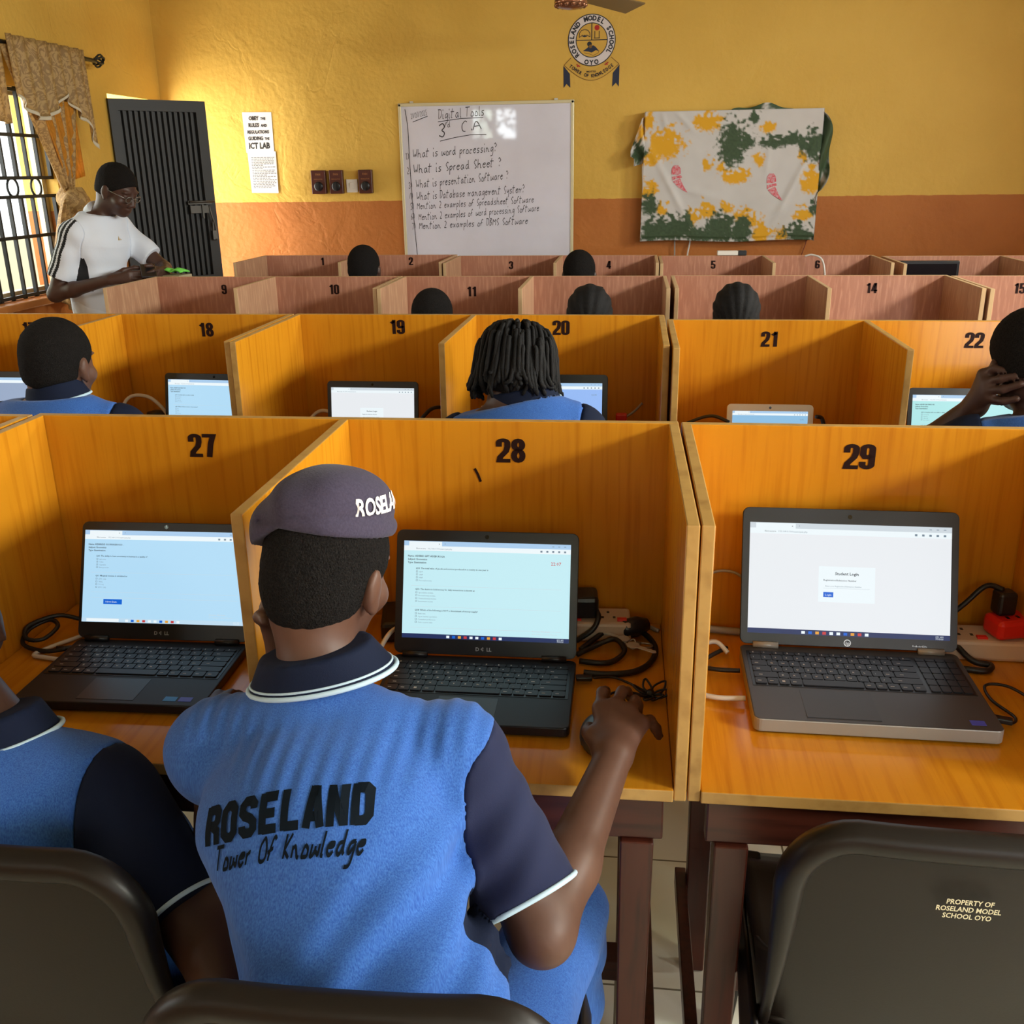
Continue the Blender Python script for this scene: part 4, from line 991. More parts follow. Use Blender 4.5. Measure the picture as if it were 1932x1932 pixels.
def build_person(name, label, J, base, h=.008, skin=None, shirt=None, slv=None, hair='short', frac=.62, s=1.0, hs=1.0, seam=0.0, folds=None, trousers=None, group=None, hem=None, collar=True, slv_parts=('L', 'R'), hands=True, hair_line=None, hh=None, piping=True, collar_mat=None, shoes=True, ridges=0, double=False):
    t = thing(name, label, 'person', base, 0, group)
    skin, shirt, slv, trousers = skin or SKIN, shirt or DENIM, slv or NAVYD, trousers or DENIM
    # body
    B = torso_fields(J, s, -.008)
    c7 = _v(J['c7']); hc = _v(J['head']); Rm = J['hR']; nb = hc+Rm@_v((0, -.03, -.07))*hs
    B.cap(c7-np.array([0, -.01, .03]), nb, .056*s, .053*hs, .03)
    head_field(B, hc, Rm, hs)
    for q in 'LR':
        arm_field(B, J['sh'+q], J['el'+q], J['wr'+q], .02, s)
        if ('hand'+q) in J: hand_field(B, J['wr'+q], *J['hand'+q])
        else:
            wr = _v(J['wr'+q]); d = unit(wr-_v(J['el'+q])); n = unit(np.cross(d, [0, 0, 1])); u = np.cross(n, d); sg = 1 if q == 'R' else -1
            kn = [wr+d*.085+n*(o) for o in (-.03, -.01, .01, .03)]
            fi = [[kn[i]+d*.035+u*-.008, kn[i]+d*(.06 if i in (1, 2) else .052)-u*.022] for i in range(4)]
            hand_field(B, wr, kn, fi, [wr+d*.04-n*sg*.035, wr+d*.07-n*sg*.045-u*.01, wr+d*.09-n*sg*.04-u*.02])
    hip = _v(J['spine'][0]); x = unit(J['side'])
    for q, sg in (('L', -1), ('R', 1)):
        hj = hip+x*(sg*.085); B.cap(hj, J['kn'+q], .072*s, .052*s, .03); B.cap(J['kn'+q], J['an'+q], .05*s, .032*s, .02)
        an = _v(J['an'+q]); B.cap(an+np.array([0, -.02, -.035]), an+np.array([0, .13, -.055]), .03, .026, .02)
    allp = [_v(J[k]) for k in ('shL', 'shR', 'elL', 'elR', 'wrL', 'wrR', 'knL', 'knR', 'anL', 'anR', 'c7', 'head')]+[_v(p) for p in J['spine']]
    lo = np.min(allp, 0)-.17; hi = np.max(allp, 0)+.2; lo[2] = max(lo[2], -.01)
    body = blob('body', B, lo, hi, h, (skin, NAIL), t)
    eyes = MB()
    # trousers
    Tt = Field()
    Tt.ecap(J['spine'][0], _v(J['spine'][0])+(_v(J['spine'][1])-_v(J['spine'][0]))*.5, (.16*s, .12*s), (.145*s, .11*s), x, .03)
    for q, sg in (('L', -1), ('R', 1)):
        hj = hip+x*(sg*.085); Tt.cap(hj, J['kn'+q], .086*s, .07*s, .03); an = _v(J['an'+q]); kn = _v(J['kn'+q]); Tt.cap(kn, an, .068*s, .058*s, .02)
    def tw(P, d):
        d = d-.004*np.sin(P[:, 2]*60+P[:, 0]*40)*np.sin(P[:, 1]*38)
        return np.maximum(d, .075-P[:, 2])
    Tt.post.append(tw)
    blob('trousers', Tt, lo, hi, h*1.4, trousers, t, it=2)
    if shoes:
        for q in 'LR':
            F_ = Field(); an = _v(J['an'+q]); fw = J.get('toe', _v((0, 1, 0)))
            F_.cap(an+np.array([0, 0, -.03])-fw*.03, an+np.array([0, 0, -.05])+fw*.15, .04, .034, .02); F_.post.append(lambda P, d: np.maximum(d, -P[:, 2]+.001))
            blob('shoe', F_, an-.25, an+.3, .012, BLKC, t)
    # shirt and sleeves, split where trunk and arm meet
    TS = torso_fields(J, s, .012); SL = {q: sleeve_field(J, q, frac, .012, s) for q in 'LR'}
    def U(P):
        d = TS(P)
        for q in 'LR':
            e = SL[q][0](P); k = .035; hh_ = np.maximum(k-np.abs(d-e), 0)/k; d = np.minimum(d, e)-hh_*hh_*k*.25
        if folds is not None: d = folds(P, d)
        return d
    sm = seam if isinstance(seam, dict) else {'L': seam, 'R': seam}
    hemz = hem if hem is not None else hip[2]+.02
    def top(P): return (P-(c7+np.array([0, .0, .018])))@unit(unit(nb-c7)*.35+np.array([0, 0, 1.]))
    a = J.get('collar_axis', unit(unit(nb-c7)+np.array([0, -.35, .25]))); cb = _v(J.get('collar_base', c7+np.array([0, .012, .006])))
    cx = J.get('collar_x', x); c0, c1, ch = J.get('collar_r', ((.092, .085), (.068, .066), .046))
    def shirt_f(P):
        d = U(P); td = TS(P)
        for q in 'LR': d = np.maximum(d, -(SL[q][0](P)-td+sm[q]))
        d = np.maximum(d, hemz-P[:, 2])
        if collar:
            q = P-cb; tt = q@a; q = q-tt[:, None]*a; u = q@unit(cx); w2 = np.maximum((q*q).sum(1)-u*u, 0)
            d = np.maximum(d, -np.maximum((np.sqrt((u/(c0[0]-.004))**2+w2/(c0[1]-.004)**2)-1)*c0[1], -.001-tt))
        return np.maximum(d, np.where(((P-c7)**2).sum(1) < .2**2, top(P), -1))
    slo = np.min([_v(p)-.25 for p in J['spine']]+[_v(J['shL'])-.15, _v(J['shR'])-.15], 0); shi = np.max([_v(p)+.25 for p in J['spine']]+[_v(J['shL'])+.15, _v(J['shR'])+.15], 0)
    so = blob('shirt', shirt_f, slo, shi, h, shirt if isinstance(shirt, tuple) else (shirt,), t, J.get('shirt_faces'))
    for q in slv_parts:
        f, e, ax = SL[q]
        def sl_f(P, f=f, e=e, ax=ax, q=q):
            d = np.maximum(U(P), f(P)-TS(P)+sm[q]-.0008); return np.maximum(d, (P-e)@ax)
        sh = _v(J['sh'+q]); lo_ = np.minimum(sh, e)-.14; hi_ = np.maximum(sh, e)+.14
        o = blob('sleeve', sl_f, lo_, hi_, h, slv if isinstance(slv, tuple) else (slv,), so, J.get('sleeve_faces'))
        if piping:
            n1 = unit(np.cross(ax, [.3, .2, 1.])); n2 = np.cross(ax, n1); lo_r, hi_r = np.full(48, .02), np.full(48, .14); an_ = np.arange(48)*2*PI/48
            dirs = np.cos(an_)[:, None]*n1+np.sin(an_)[:, None]*n2
            for _ in range(22):
                mr = (lo_r+hi_r)/2; ins = np.maximum(U(e-ax*.003+dirs*mr[:, None]), f(e-ax*.003+dirs*mr[:, None])-.004) < 0; lo_r = np.where(ins, mr, lo_r); hi_r = np.where(ins, hi_r, mr)
            g_ = MB(); g_.tube([tuple(p) for p in e-ax*.0025+dirs*(lo_r+.0004)[:, None]], .0034, 8, closed=True); g_.build('cuff_piping', PIPE, so, world=True)
    if collar:
        a = J.get('collar_axis', unit(unit(nb-c7)+np.array([0, -.35, .25]))); cb = _v(J.get('collar_base', c7+np.array([0, .012, .006])))
        cx = J.get('collar_x', x); c0, c1, ch = J.get('collar_r', ((.092, .085), (.068, .066), .046))
        def ring(P, g=0.0, lo_t=0.0, hi_t=None):
            q = P-cb; tt = q@a; k = np.clip(tt/ch, -1, 1.2); rx = c0[0]+(c1[0]-c0[0])*k+g; ry = c0[1]+(c1[1]-c0[1])*k+g
            q = q-tt[:, None]*a; u = q@unit(cx); w2 = np.maximum((q*q).sum(1)-u*u, 0); kk = np.sqrt((u/rx)**2+w2/ry**2)
            d = (kk-1)*np.minimum(rx, ry)
            return np.maximum(d, np.maximum(lo_t-tt, tt-(hi_t if hi_t is not None else ch)))
        cl = blob('collar', lambda P: ring(P), cb-.13, cb+.13, min(h, .005), collar_mat or NAVYD, so)
        if piping:
            ux = unit(cx); ux = unit(ux-a*(ux@a)); uy = np.cross(a, ux); g_ = MB()
            for tt_, rr_ in (((.0025, .0034), (.0095, .0016)) if double else ((.003, .0036),)):
                k_ = tt_/ch; rx_, ry_ = c0[0]+(c1[0]-c0[0])*k_, c0[1]+(c1[1]-c0[1])*k_
                g_.tube([tuple(cb+a*tt_+ux*rx_*math.cos(t_)+uy*ry_*math.sin(t_)) for t_ in np.arange(56)*2*PI/56], rr_, 8, closed=True)
            g_.build('collar_piping', PIPE, so, world=True)
    if hair == 'short':
        blob('hair', hair_field(hc, Rm, hs, line=hair_line), hc-.16, hc+.17, hh or min(h, .006), HAIR, t)
    elif hair == 'braids':
        blob('hair', hair_field(hc, Rm, hs, .012, hair_line, ridges=ridges or 15), hc-.16, hc+.17, hh or .005, HAIRB, t, it=0)
    return t, so, B, U

def project_text(name, parts, U, origin, right, up, out, mats, parent, lift=.0012, maxseg=.012, warp=None):
    """flat lettering (list of (V,F,scale,offset,sx,shear,mi)) pressed on the surface U by marching along -out"""
    b = MB(); root = parent
    while root.parent is not None: root = root.parent
    l = np.array(root.location); origin, right, up, out = _v(origin), unit(right), unit(up), unit(out)
    for (V, F, sc, off, sx, shear, mi) in parts:
        V2, F2 = [], []
        for q in F:                               # cut long quads so that they follow the curve
            pts = [np.array([(V[i][0]*sx+V[i][1]*shear)*sc+off[0], V[i][1]*sc+off[1]]) for i in q]
            if len(pts) == 4:
                n = max(1, int(max(np.linalg.norm(pts[1]-pts[0]), np.linalg.norm(pts[2]-pts[3]))/maxseg)); m = max(1, int(max(np.linalg.norm(pts[2]-pts[1]), np.linalg.norm(pts[3]-pts[0]))/maxseg)); k = len(V2)
                for i in range(n+1):
                    for j in range(m+1):
                        u, v = i/n, j/m; V2.append((pts[0]*(1-u)+pts[1]*u)*(1-v)+(pts[3]*(1-u)+pts[2]*u)*v)
                for i in range(n):
                    for j in range(m): F2.append((k+i*(m+1)+j, k+(i+1)*(m+1)+j, k+(i+1)*(m+1)+j+1, k+i*(m+1)+j+1))
            else:
                k = len(V2); V2 += pts; F2.append(tuple(range(k, k+len(pts))))
        Q = np.array(V2)
        if warp is not None: Q = warp(Q)
        P = origin+Q[:, :1]*right+Q[:, 1:2]*up+out*.25
        for _ in range(60): P = P-out*np.clip(U(P)-lift, -.02, .02)[:, None]*.8
        ok = np.abs(U(P)-lift) < .004; F2 = [q for q in F2 if all(ok[i] for i in q)]; P[~ok] = origin
        b.add((P-l).tolist(), F2, mi, True)
    return b.build(name, mats, parent)

# ---- the student in the beret, nearest the camera
J = dict(side=(1, -.06, .04), spine=[(-.262, .80, .53), (-.272, .835, .70), (-.352, .955, .845), (-.378, 1.035, .91)],
         radii=[(.142, .11), (.13, .095), (.138, .094), (.13, .06)],
         c7=(-.378, 1.055, .975), head=(-.386, 1.148, 1.096), hR=headmat(-.30, .30, .05),
         shL=(-.532, 1.06, .868), shR=(-.205, 1.05, .885), elL=(-.49, 1.25, .79), elR=(-.09, .945, .722), wrL=(-.475, 1.185, .93), wrR=(-.012, 1.195, .806),
         knL=(-.37, 1.22, .52), knR=(-.085, 1.2, .52), anL=(-.36, 1.2, .085), anR=(-.08, 1.22, .085),
         collar_axis=unit((-.2, .12, 1)), collar_base=(-.384, 1.080, .976), collar_r=((.1, .07), (.073, .064), .042), collar_x=(1, .02, .12))
J['handR'] = ([(-.034, 1.285, .832), (-.012, 1.288, .836), (.01, 1.28, .832), (.028, 1.262, .824)],
              [[(-.032, 1.322, .838), (-.028, 1.348, .826), (-.026, 1.364, .808)], [(-.002, 1.328, .838), (.006, 1.352, .824), (.01, 1.366, .806)], [(.018, 1.312, .832), (.023, 1.334, .812), (.024, 1.342, .792)], [(.04, 1.284, .816), (.05, 1.296, .796), (.055, 1.301, .78)]],
              [(-.043, 1.237, .815), (-.05, 1.27, .80), (-.05, 1.296, .792)])
J['handL'] = ([(-.488, 1.175, 1.0), (-.478, 1.19, 1.005), (-.468, 1.2, 1.005), (-.458, 1.21, 1.0)],
              [[(-.49, 1.15, 1.025), (-.475, 1.13, 1.03)], [(-.485, 1.165, 1.035), (-.468, 1.15, 1.045)], [(-.48, 1.18, 1.04), (-.462, 1.17, 1.05)], [(-.472, 1.2, 1.03), (-.456, 1.19, 1.04)]],
              [(-.45, 1.19, .965), (-.44, 1.2, .985), (-.43, 1.21, 1.0)])
J['shirt_faces'] = lambda P: (((P[:, 0] > -.2) & (P[:, 1] > .86+.0*P[:, 2]) & (P[:, 2] < .80)) | ((P[:, 1] > .93+.55*(P[:, 2]-.75)) & (P[:, 2] < .86) & (P[:, 0] > -.25))).astype(int)
def folds1(P, d):
    x, y, z = P[:, 0], P[:, 1], P[:, 2]
    w1 = np.exp(-((x+.21)/.09)**2-((z-.80)/.09)**2)
    d = d-.0075*np.sin((z-.9*x)*85+1.2*np.sin(x*30))*w1
    w2 = np.exp(-((z-.72)/.07)**2); d = d-.006*np.sin((x*.9+z*.35)*62+np.sin(z*40))*w2
    w3 = np.exp(-((z-.945)/.018)**2); d = d-.0016*np.sin(x*260)*w3
    return d-.0018*np.sin(x*41+z*23)*np.sin(z*31-x*17)
HS = .9
boy, bshirt, bB, bU = build_person('person', 'student in a grey beret using a mouse at desk 28, seen from behind', J, (-.262, .80, 0), h=.0046, shirt=(DENIM, NAVYD), folds=folds1, frac=.83, double=True, seam={'L': .03, 'R': .010}, hem=.56, slv=NAVY, hair=None, hs=HS)
hair_b = hair_field(J['head'], J['hR'], HS, .0085, lambda q: np.maximum(-.112+.55*np.abs(q[:, 0]), -.03+.95*q[:, 1]), amp=.0016, freq=330)
blob('hair', hair_b, _v(J['head'])-.16, _v(J['head'])+.17, .004, HAIR, boy)
# beret: a band round the head and a soft crown slouching to the left
hc = _v(J['head']); Rm = J['hR']
W_ = lambda p: hc+Rm@(_v(p)*HS)
BF = Field()
Rb = Rm@headmat(0, 0, -.30)
BF.ell(W_((-.004, -.012, .088)), _v((.082, .112, .068))*HS, Rb, .02)
BF.ell(W_((-.052, -.024, .045)), _v((.044, .086, .054))*HS, Rb, .03)
BF.ell(W_((0, -.008, .074)), _v((.084, .107, .036))*HS, Rm@headmat(0, -.05, .0), .012)
def beret_cut(P, d):
    q = (P-hc)@Rm/HS; d = d-.0022*np.sin(q[:, 0]*70+q[:, 2]*60)*np.sin(q[:, 2]*40-q[:, 0]*20)
    d = d+.004*np.exp(-((q[:, 2]-(.075+.55*(q[:, 0]+.02)*.35))/.004)**2)*(q[:, 0] > -.06)
    return np.maximum(d, (.064+.62*(np.minimum(q[:, 0]+.02, .0))+.0*q[:, 1])-q[:, 2])
BF.post.append(beret_cut)
beret = blob('beret', BF, hc-.18, hc+.2, .004, BERET, boy)
fv = font2d('ROSELAND', .03, 3)
project_text('beret_lettering', [(fv[0], fv[1], .03, (0, 0), .8, 0, 0)], BF, (-.303, 1.08, 1.190), (.62, .76, -.2), (.1, .1, 1), (.78, -.62, .0), WTXT, beret, .0015)
# back print
bl = block2d('ROSELAND'); hd = hand2d('Tower Of Knowledge', 1.05)
def warp_b(Q): 
    u = Q[:, 0]/.2; return np.stack([Q[:, 0], Q[:, 1]*(1+.0*u)-.012*(1-u)*(Q[:, 1]*0+1)+.010*np.sin(np.clip(u, 0, 1)*PI)], 1)
sc = .205/bl[2]
project_text('back_print', [(bl[0], bl[1], .041, (0, 0), sc/.041, 0, 0), (hd[0], hd[1], .025, (.014, -.029), .182/hd[2]/.025, .25, 0)], bU, (-.470, .9, .868), (1, -.03, .19), (-.1, .42, .9), (0, -.9, .42), PRINT, bshirt, .0014, .008, warp_b)
# ---- the other students
def seated(X, Y, zc, head, hR, lean=.1, **kw):
    """sitting pose from the base of the neck (X,Y,zc); desk in front at larger y"""
    zs = .5; hy = Y-lean-.1
    J = dict(side=(1, 0, 0), spine=[(X, hy, zs+.03), (X, hy+.02, zs+.2), (X, Y-.06, zc-.13), (X, Y-.015, zc-.05)], c7=(X, Y, zc), head=head, hR=hR,
             shL=(X-.175, Y+.01, zc-.075), shR=(X+.175, Y+.01, zc-.075), elL=(X-.22, Y+.12, zc-.31), elR=(X+.22, Y+.12, zc-.31),
             wrL=(X-.13, Y+.31, .80), wrR=(X+.13, Y+.31, .80), knL=(X-.1, hy+.4, .51), knR=(X+.1, hy+.4, .51), anL=(X-.1, hy+.38, .09), anR=(X+.1, hy+.38, .09))
    J.update(kw); return J
# left of the beret student: mostly outside the frame, only shoulder, sleeve and arm show
J = seated(-.89, 1.12, .838, (-1.04, 1.24, .94), headmat(.35, .45, -.2), side=(1, .02, -.05),
           spine=[(-.76, 1.09, .53), (-.775, 1.09, .66), (-.835, 1.09, .74), (-.875, 1.11, .78)], radii=[(.15, .11), (.145, .1), (.16, .09), (.14, .06)],
           shL=(-1.06, 1.12, .74), shR=(-.715, 1.09, .76), elR=(-.502, .945, .608), wrR=(-.60, 1.19, .79), elL=(-1.08, 1.1, .55), wrL=(-.93, 1.25, .60),
           knL=(-.86, 1.24, .52), knR=(-.66, 1.22, .52), anL=(-.86, 1.22, .085), anR=(-.64, 1.22, .085), collar_base=(-.893, 1.125, .818), collar_axis=unit((-.3, .15, 1)), collar_r=((.098, .07), (.076, .066), .045))
J['handR'] = ([(-.655, 1.272, .80), (-.64, 1.28, .805), (-.62, 1.283, .803), (-.602, 1.278, .796)],
              [[(-.662, 1.31, .79), (-.66, 1.335, .772)], [(-.647, 1.322, .80), (-.645, 1.346, .785), (-.645, 1.356, .772)], [(-.627, 1.325, .80), (-.625, 1.35, .785), (-.625, 1.358, .772)], [(-.605, 1.31, .79), (-.603, 1.33, .772)]],
              [(-.64, 1.24, .79), (-.665, 1.26, .775), (-.68, 1.28, .766)])
p, ps, _, lU = build_person('person', 'student leaning at lower left edge, only blue shoulder and navy sleeve showing', J, (-.76, 1.09, 0), h=.006, frac=.66, seam=-.012, hem=.56, skin=SKIN2, folds=lambda P, d: d-.003*np.sin(P[:, 0]*44+P[:, 2]*30)*np.sin(P[:, 2]*36))
bl_ = block2d('ROSELAND')
project_text('back_print', [(bl_[0], bl_[1], .041, (0, 0), .205/bl_[2]/.041, 0, 0)], lU, (-1.02, .8, .735), (1, -.03, 0), (.02, .3, .95), (0, -.95, .3), PRINT, ps, .0014, .008)
# middle row
P3 = dict(h=.008, seam=-.01, hem=.6)
build_person('person', 'student with cropped hair and navy collar sitting at far left of the middle row', seated(-1.525, 2.40, 1.02, (-1.528, 2.45, 1.118), headmat(-.12, .12), collar_r=((.088, .08), (.068, .064), .05)), (-1.525, 2.2, 0), skin=SKIN, hair_line=lambda q: np.maximum(-.062+.3*np.abs(q[:, 0]), -.03+.9*q[:, 1]), **P3)
Jd = seated(-.28, 2.41, 1.028, (-.293, 2.47, 1.09), headmat(-.1, .38), shL=(-.44, 2.42, .93), shR=(-.12, 2.41, .96), collar_r=((.098, .075), (.08, .07), .05), collar_axis=unit((-.2, .0, 1)), collar_base=(-.272, 2.42, 1.03), collar_x=(1, 0, .16), side=(1, 0, .1))
dp, dsh, _, _ = build_person('person', 'student with shoulder-length black dreadlocks at desk 20', Jd, (-.28, 2.2, 0), skin=SKIN2, hair=None, **P3)
g = MB(); hc = _v(Jd['head']); Rm = Jd['hR']; rnd = random.Random(3)
for i in range(150):
    a = rnd.uniform(.62, 2*PI-.62)-PI/2+PI; # all round except the face
    a = rnd.uniform(-PI*1.18, PI*.18); el = rnd.uniform(.15, 1.5)
    n = np.array([math.cos(a)*math.cos(el), math.sin(a)*math.cos(el), math.sin(el)])
    p0 = _v((0, -.014, .03))+n*np.array([.078, .10, .09])
    ca, sa = math.cos(a), math.sin(a); L_ = rnd.uniform(.10, .155) if el > .9 else rnd.uniform(.07, .125)
    out = .094+rnd.uniform(0, .012)
    p1 = np.array([ca*out*(.55+.45*math.cos(el)), sa*(out+.018)*(.55+.45*math.cos(el))-.014, p0[2]*.75+.02+.01*math.sin(el)])
    p2 = np.array([ca*(out+.006), sa*(out+.02)-.012, .0-.02*rnd.random()])
    p3 = np.array([ca*(out+rnd.uniform(-.012, .008)), sa*(out+.012)-.012+rnd.uniform(-.01, .01), .02-L_-.01*rnd.random()])
    pts = [hc+Rm@p for p in (_v((0, -.014, .115))*.25+p0*.75+n*.006, p0+n*.010, p1, p2)]+[hc+Rm@p2*np.array([1, 1, .35])+np.array([0, 0, p3[2]-.0])*.0+np.array([rnd.uniform(-.006, .006), rnd.uniform(-.004, .004), -.0])]
    pts[-1] = hc+Rm@p2+np.array([rnd.uniform(-.018, .018), rnd.uniform(-.012, .012), -L_*rnd.uniform(.1, .45)])
    q = spline(pts, 5); r = rnd.uniform(.0042, .0062)
    g.tube([(p[0]-dp.location[0], p[1]-dp.location[1]+.0006*math.sin(k*2), p[2]) for k, p in enumerate(q)], [r*(1+.14*math.sin(k*2.4)) for k in range(len(q)-1)]+[r*.5], 6)
g.build('dreadlocks', HAIRB, dp)
blob('scalp_hair', hair_field(hc, Rm, 1.0, .008), hc-.16, hc+.17, .007, HAIRB, dp)
Jr = seated(.93, 2.2, 1.072, (.876, 2.285, 1.172), headmat(.1, .12, -.12), shL=(.748, 2.22, .992), elL=(.67, 2.40, .86), wrL=(.765, 2.315, 1.075), collar_r=((.09, .082), (.07, .066), .048))
Jr['elL'] = (.665, 2.39, .905); Jr['wrL'] = (.772, 2.285, 1.07)
Jr['handL'] = ([(.775, 2.268, 1.15), (.778, 2.252, 1.135), (.78, 2.245, 1.118), (.785, 2.244, 1.10)],
               [[(.79, 2.247, 1.166), (.812, 2.232, 1.163)], [(.798, 2.222, 1.148), (.822, 2.206, 1.158)], [(.802, 2.213, 1.126), (.832, 2.194, 1.143)], [(.806, 2.212, 1.10), (.828, 2.196, 1.11)]],
               [(.80, 2.29, 1.09), (.815, 2.30, 1.085), (.83, 2.30, 1.08)])
build_person('person', 'student at right edge holding a hand against the ear, at desk 22', Jr, (.93, 2.0, 0), h=.005, seam=-.01, hem=.6, skin=SKIN2, hair_line=lambda q: np.maximum(-.04+.35*np.abs(q[:, 0]), .008+.9*q[:, 1]))
# second and first rows: only the heads rise above the boards in front of the camera
P2 = dict(h=.011, hem=.6, skin=SKIN2, piping=True, hh=.006)
def head_from(X, Y, ztop): return (X, Y, ztop-.124)
for X, Y, zt, kw, lb in ((-.80, 3.9, 1.158, dict(), 'student with round cropped head between the boards of desk 11'),
                         (-.172, 3.9, 1.165, dict(hair='braids', ridges=13), 'student with braids combed back at desk 12'),
                         (.392, 3.9, 1.172, dict(hair='braids', ridges=15), 'student with cornrows and one gold earring at desk 13'),
                         (-1.398, 5.1, 1.245, dict(), 'student with cropped hair in the farthest row, left of the whiteboard'),
                         (-.28, 5.1, 1.215, dict(), 'student with cropped hair in the farthest row, below the whiteboard right edge')):
    hc_ = head_from(X, Y, zt)
    tt, _, _, _ = build_person('person', lb, seated(X, Y-.06, hc_[2]-.135, hc_, headmat(0, .1)), (X, Y-.27, 0), **P2, **kw)
    if 'earring' in lb:
        b = MB(); b.tube([(.084, .21+.012*math.cos(k*PI/8), hc_[2]-.055+.014*math.sin(k*PI/8)) for k in range(16)], .0018, 6, closed=True); b.build('earring', mat('gold', lin(210, 190, 150), .3, .5, 1), tt)
# chairs for them (hidden behind the boards from the camera, there from the side)
for X, Y, lb in ((-1.525, 2.25, 'brown plastic chair under the student with cropped hair at far left'), (-.28, 2.26, 'brown plastic chair under the student with dreadlocks'), (.93, 2.1, 'brown plastic chair under the student holding an ear'),
                 (-.80, 3.74, 'brown plastic chair at desk 11'), (-.172, 3.74, 'brown plastic chair under the student with braids combed back'), (.392, 3.74, 'brown plastic chair under the student with the earring'),
                 (-1.398, 4.94, 'brown plastic chair in the farthest row, left'), (-.28, 4.94, 'brown plastic chair in the farthest row, below whiteboard')):
    dup(chair, (X, Y, 0), 0, lb)

# ---- the man standing by the door, looking at a phone
X, Y = -2.85, 5.05
Jm = dict(side=(.8, -.6, 0), spine=[(X, Y, .95), (X+.0, Y+.0, 1.1), (X+.03, Y+.02, 1.27), (X+.045, Y+.035, 1.36)], radii=[(.16, .115), (.155, .115), (.18, .12), (.165, .09)],
          c7=(X+.05, Y+.03, 1.40), head=(X+.2, Y+.05, 1.535), hR=headmat(-.85, .52), shL=(X+.20, Y+.16-.25, 1.33), shR=(X-.11, Y+.13, 1.33),
          elL=(X+.1, Y, 1.1), elR=(X, Y, 1.1), wrL=(X, Y, 1.1), wrR=(X, Y, 1.1), knL=(X+.09, Y-.05, .52), knR=(X-.08, Y+.07, .52), anL=(X+.09, Y-.08, .09), anR=(X-.09, Y+.07, .09), toe=_v((.6, .8, 0)))
# he faces right and slightly to the wall: his right side is nearest the camera
Jm['side'] = (-.09, -.995, 0)
Jm['shR'] = (-2.855, 4.88, 1.32); Jm['shL'] = (-2.775, 5.21, 1.33); Jm['c7'] = (-2.80, 5.05, 1.40); Jm['head'] = (-2.66, 5.03, 1.53); Jm['hR'] = headmat(-1.78, .5)
Jm['spine'] = [(-2.86, 5.05, .95), (-2.85, 5.05, 1.1), (-2.815, 5.05, 1.27), (-2.80, 5.05, 1.35)]
Jm['knL'] = (-2.8, 5.14, .52); Jm['knR'] = (-2.86, 4.96, .52); Jm['anL'] = (-2.84, 5.15, .09); Jm['anR'] = (-2.9, 4.95, .09); Jm['toe'] = _v((.9, -.43, 0))
Jm['elR'] = (-2.985, 4.85, 1.02)
X, Y = -2.82, 4.95
Jm['wrR'] = (X+.15, Y-.12, 1.095); Jm['elL'] = (X+.28, Y+.24, 1.12); Jm['wrL'] = (X+.37, Y+.06, 1.12)
Jm['handR'] = ([(X+.25, Y-.10, 1.13), (X+.255, Y-.10, 1.115), (X+.255, Y-.10, 1.10), (X+.25, Y-.10, 1.085)],
               [[(X+.30, Y-.075, 1.13), (X+.33, Y-.06, 1.118)], [(X+.305, Y-.075, 1.112), (X+.335, Y-.055, 1.10)], [(X+.30, Y-.075, 1.095), (X+.33, Y-.055, 1.085)], [(X+.29, Y-.075, 1.08), (X+.315, Y-.06, 1.07)]],
               [(X+.215, Y-.07, 1.14), (X+.255, Y-.04, 1.15), (X+.285, Y-.02, 1.145)])
Jm['handL'] = ([(X+.375, Y-.02, 1.135), (X+.37, Y-.028, 1.12), (X+.365, Y-.03, 1.105), (X+.355, Y-.03, 1.09)],
               [[(X+.37, Y-.065, 1.135), (X+.345, Y-.085, 1.125)], [(X+.36, Y-.072, 1.118), (X+.335, Y-.09, 1.108)], [(X+.352, Y-.07, 1.10), (X+.33, Y-.088, 1.092)], [(X+.342, Y-.066, 1.085), (X+.322, Y-.08, 1.078)]],
               [(X+.345, Y+.01, 1.14), (X+.34, Y-.025, 1.158), (X+.325, Y-.05, 1.158)])
X, Y = -2.85, 5.05
sd = unit(Jm['side']); fw = np.array([-sd[1], sd[0], 0]); 
def man_faces(P):
    q = P-_v((X, Y, 0)); u = q@sd; v = q@fw
    return ((u > .11) & (v > -.05) & (v < .06) & (P[:, 2] < 1.2) & (P[:, 2] > 1.03)).astype(int)
Jm['shirt_faces'] = man_faces
def man_sl(P):
    q = P-_v(Jm['shR']); ax = unit(_v(Jm['elR'])-_v(Jm['shR'])); v = (q-np.outer(q@ax, ax))@fw
    m = np.zeros(len(P), bool)
    for c in (-.04, -.016, .008): m |= np.abs(v-c) < .007
    return (m & ((P-_v((X, Y, 0)))@sd > .1)).astype(int)
Jm['sleeve_faces'] = man_sl; Jm['collar_r'] = ((.082, .078), (.066, .064), .04)
man, msh, mB, mU = build_person('person', 'man in white sports shirt with black shoulder stripes standing by the door, reading a phone', Jm, (X, Y, 0), h=.0048, skin=SKIN2, shirt=(WSHIRT, BLKC), slv=(WSHIRT, BLKC), trousers=WSHIRT, frac=.72, seam=-.01, hem=.9, hs=1.05, piping=False, collar_mat=WSHIRT, folds=lambda P, d: d-.004*np.sin(P[:, 2]*34+P[:, 0]*40)*np.sin(P[:, 0]*25-P[:, 2]*22))
hc = _v(Jm['head']); Rm = Jm['hR']; HW = lambda p: Vector(hc+Rm@_v(p)-np.array([X, Y, 0]))
b = MB()
for s in (-1, 1):
    b.tube([HW((s*.033+.022*math.cos(k*PI/8), .108-.006*abs(math.cos(k*PI/8)), .0+.016*math.sin(k*PI/8))) for k in range(16)], .0022, 6, closed=True)
    b.tube([HW((s*.055, .1, .004)), HW((s*.078, .06, .008)), HW((s*.086, .0, .004))], .0022, 6)
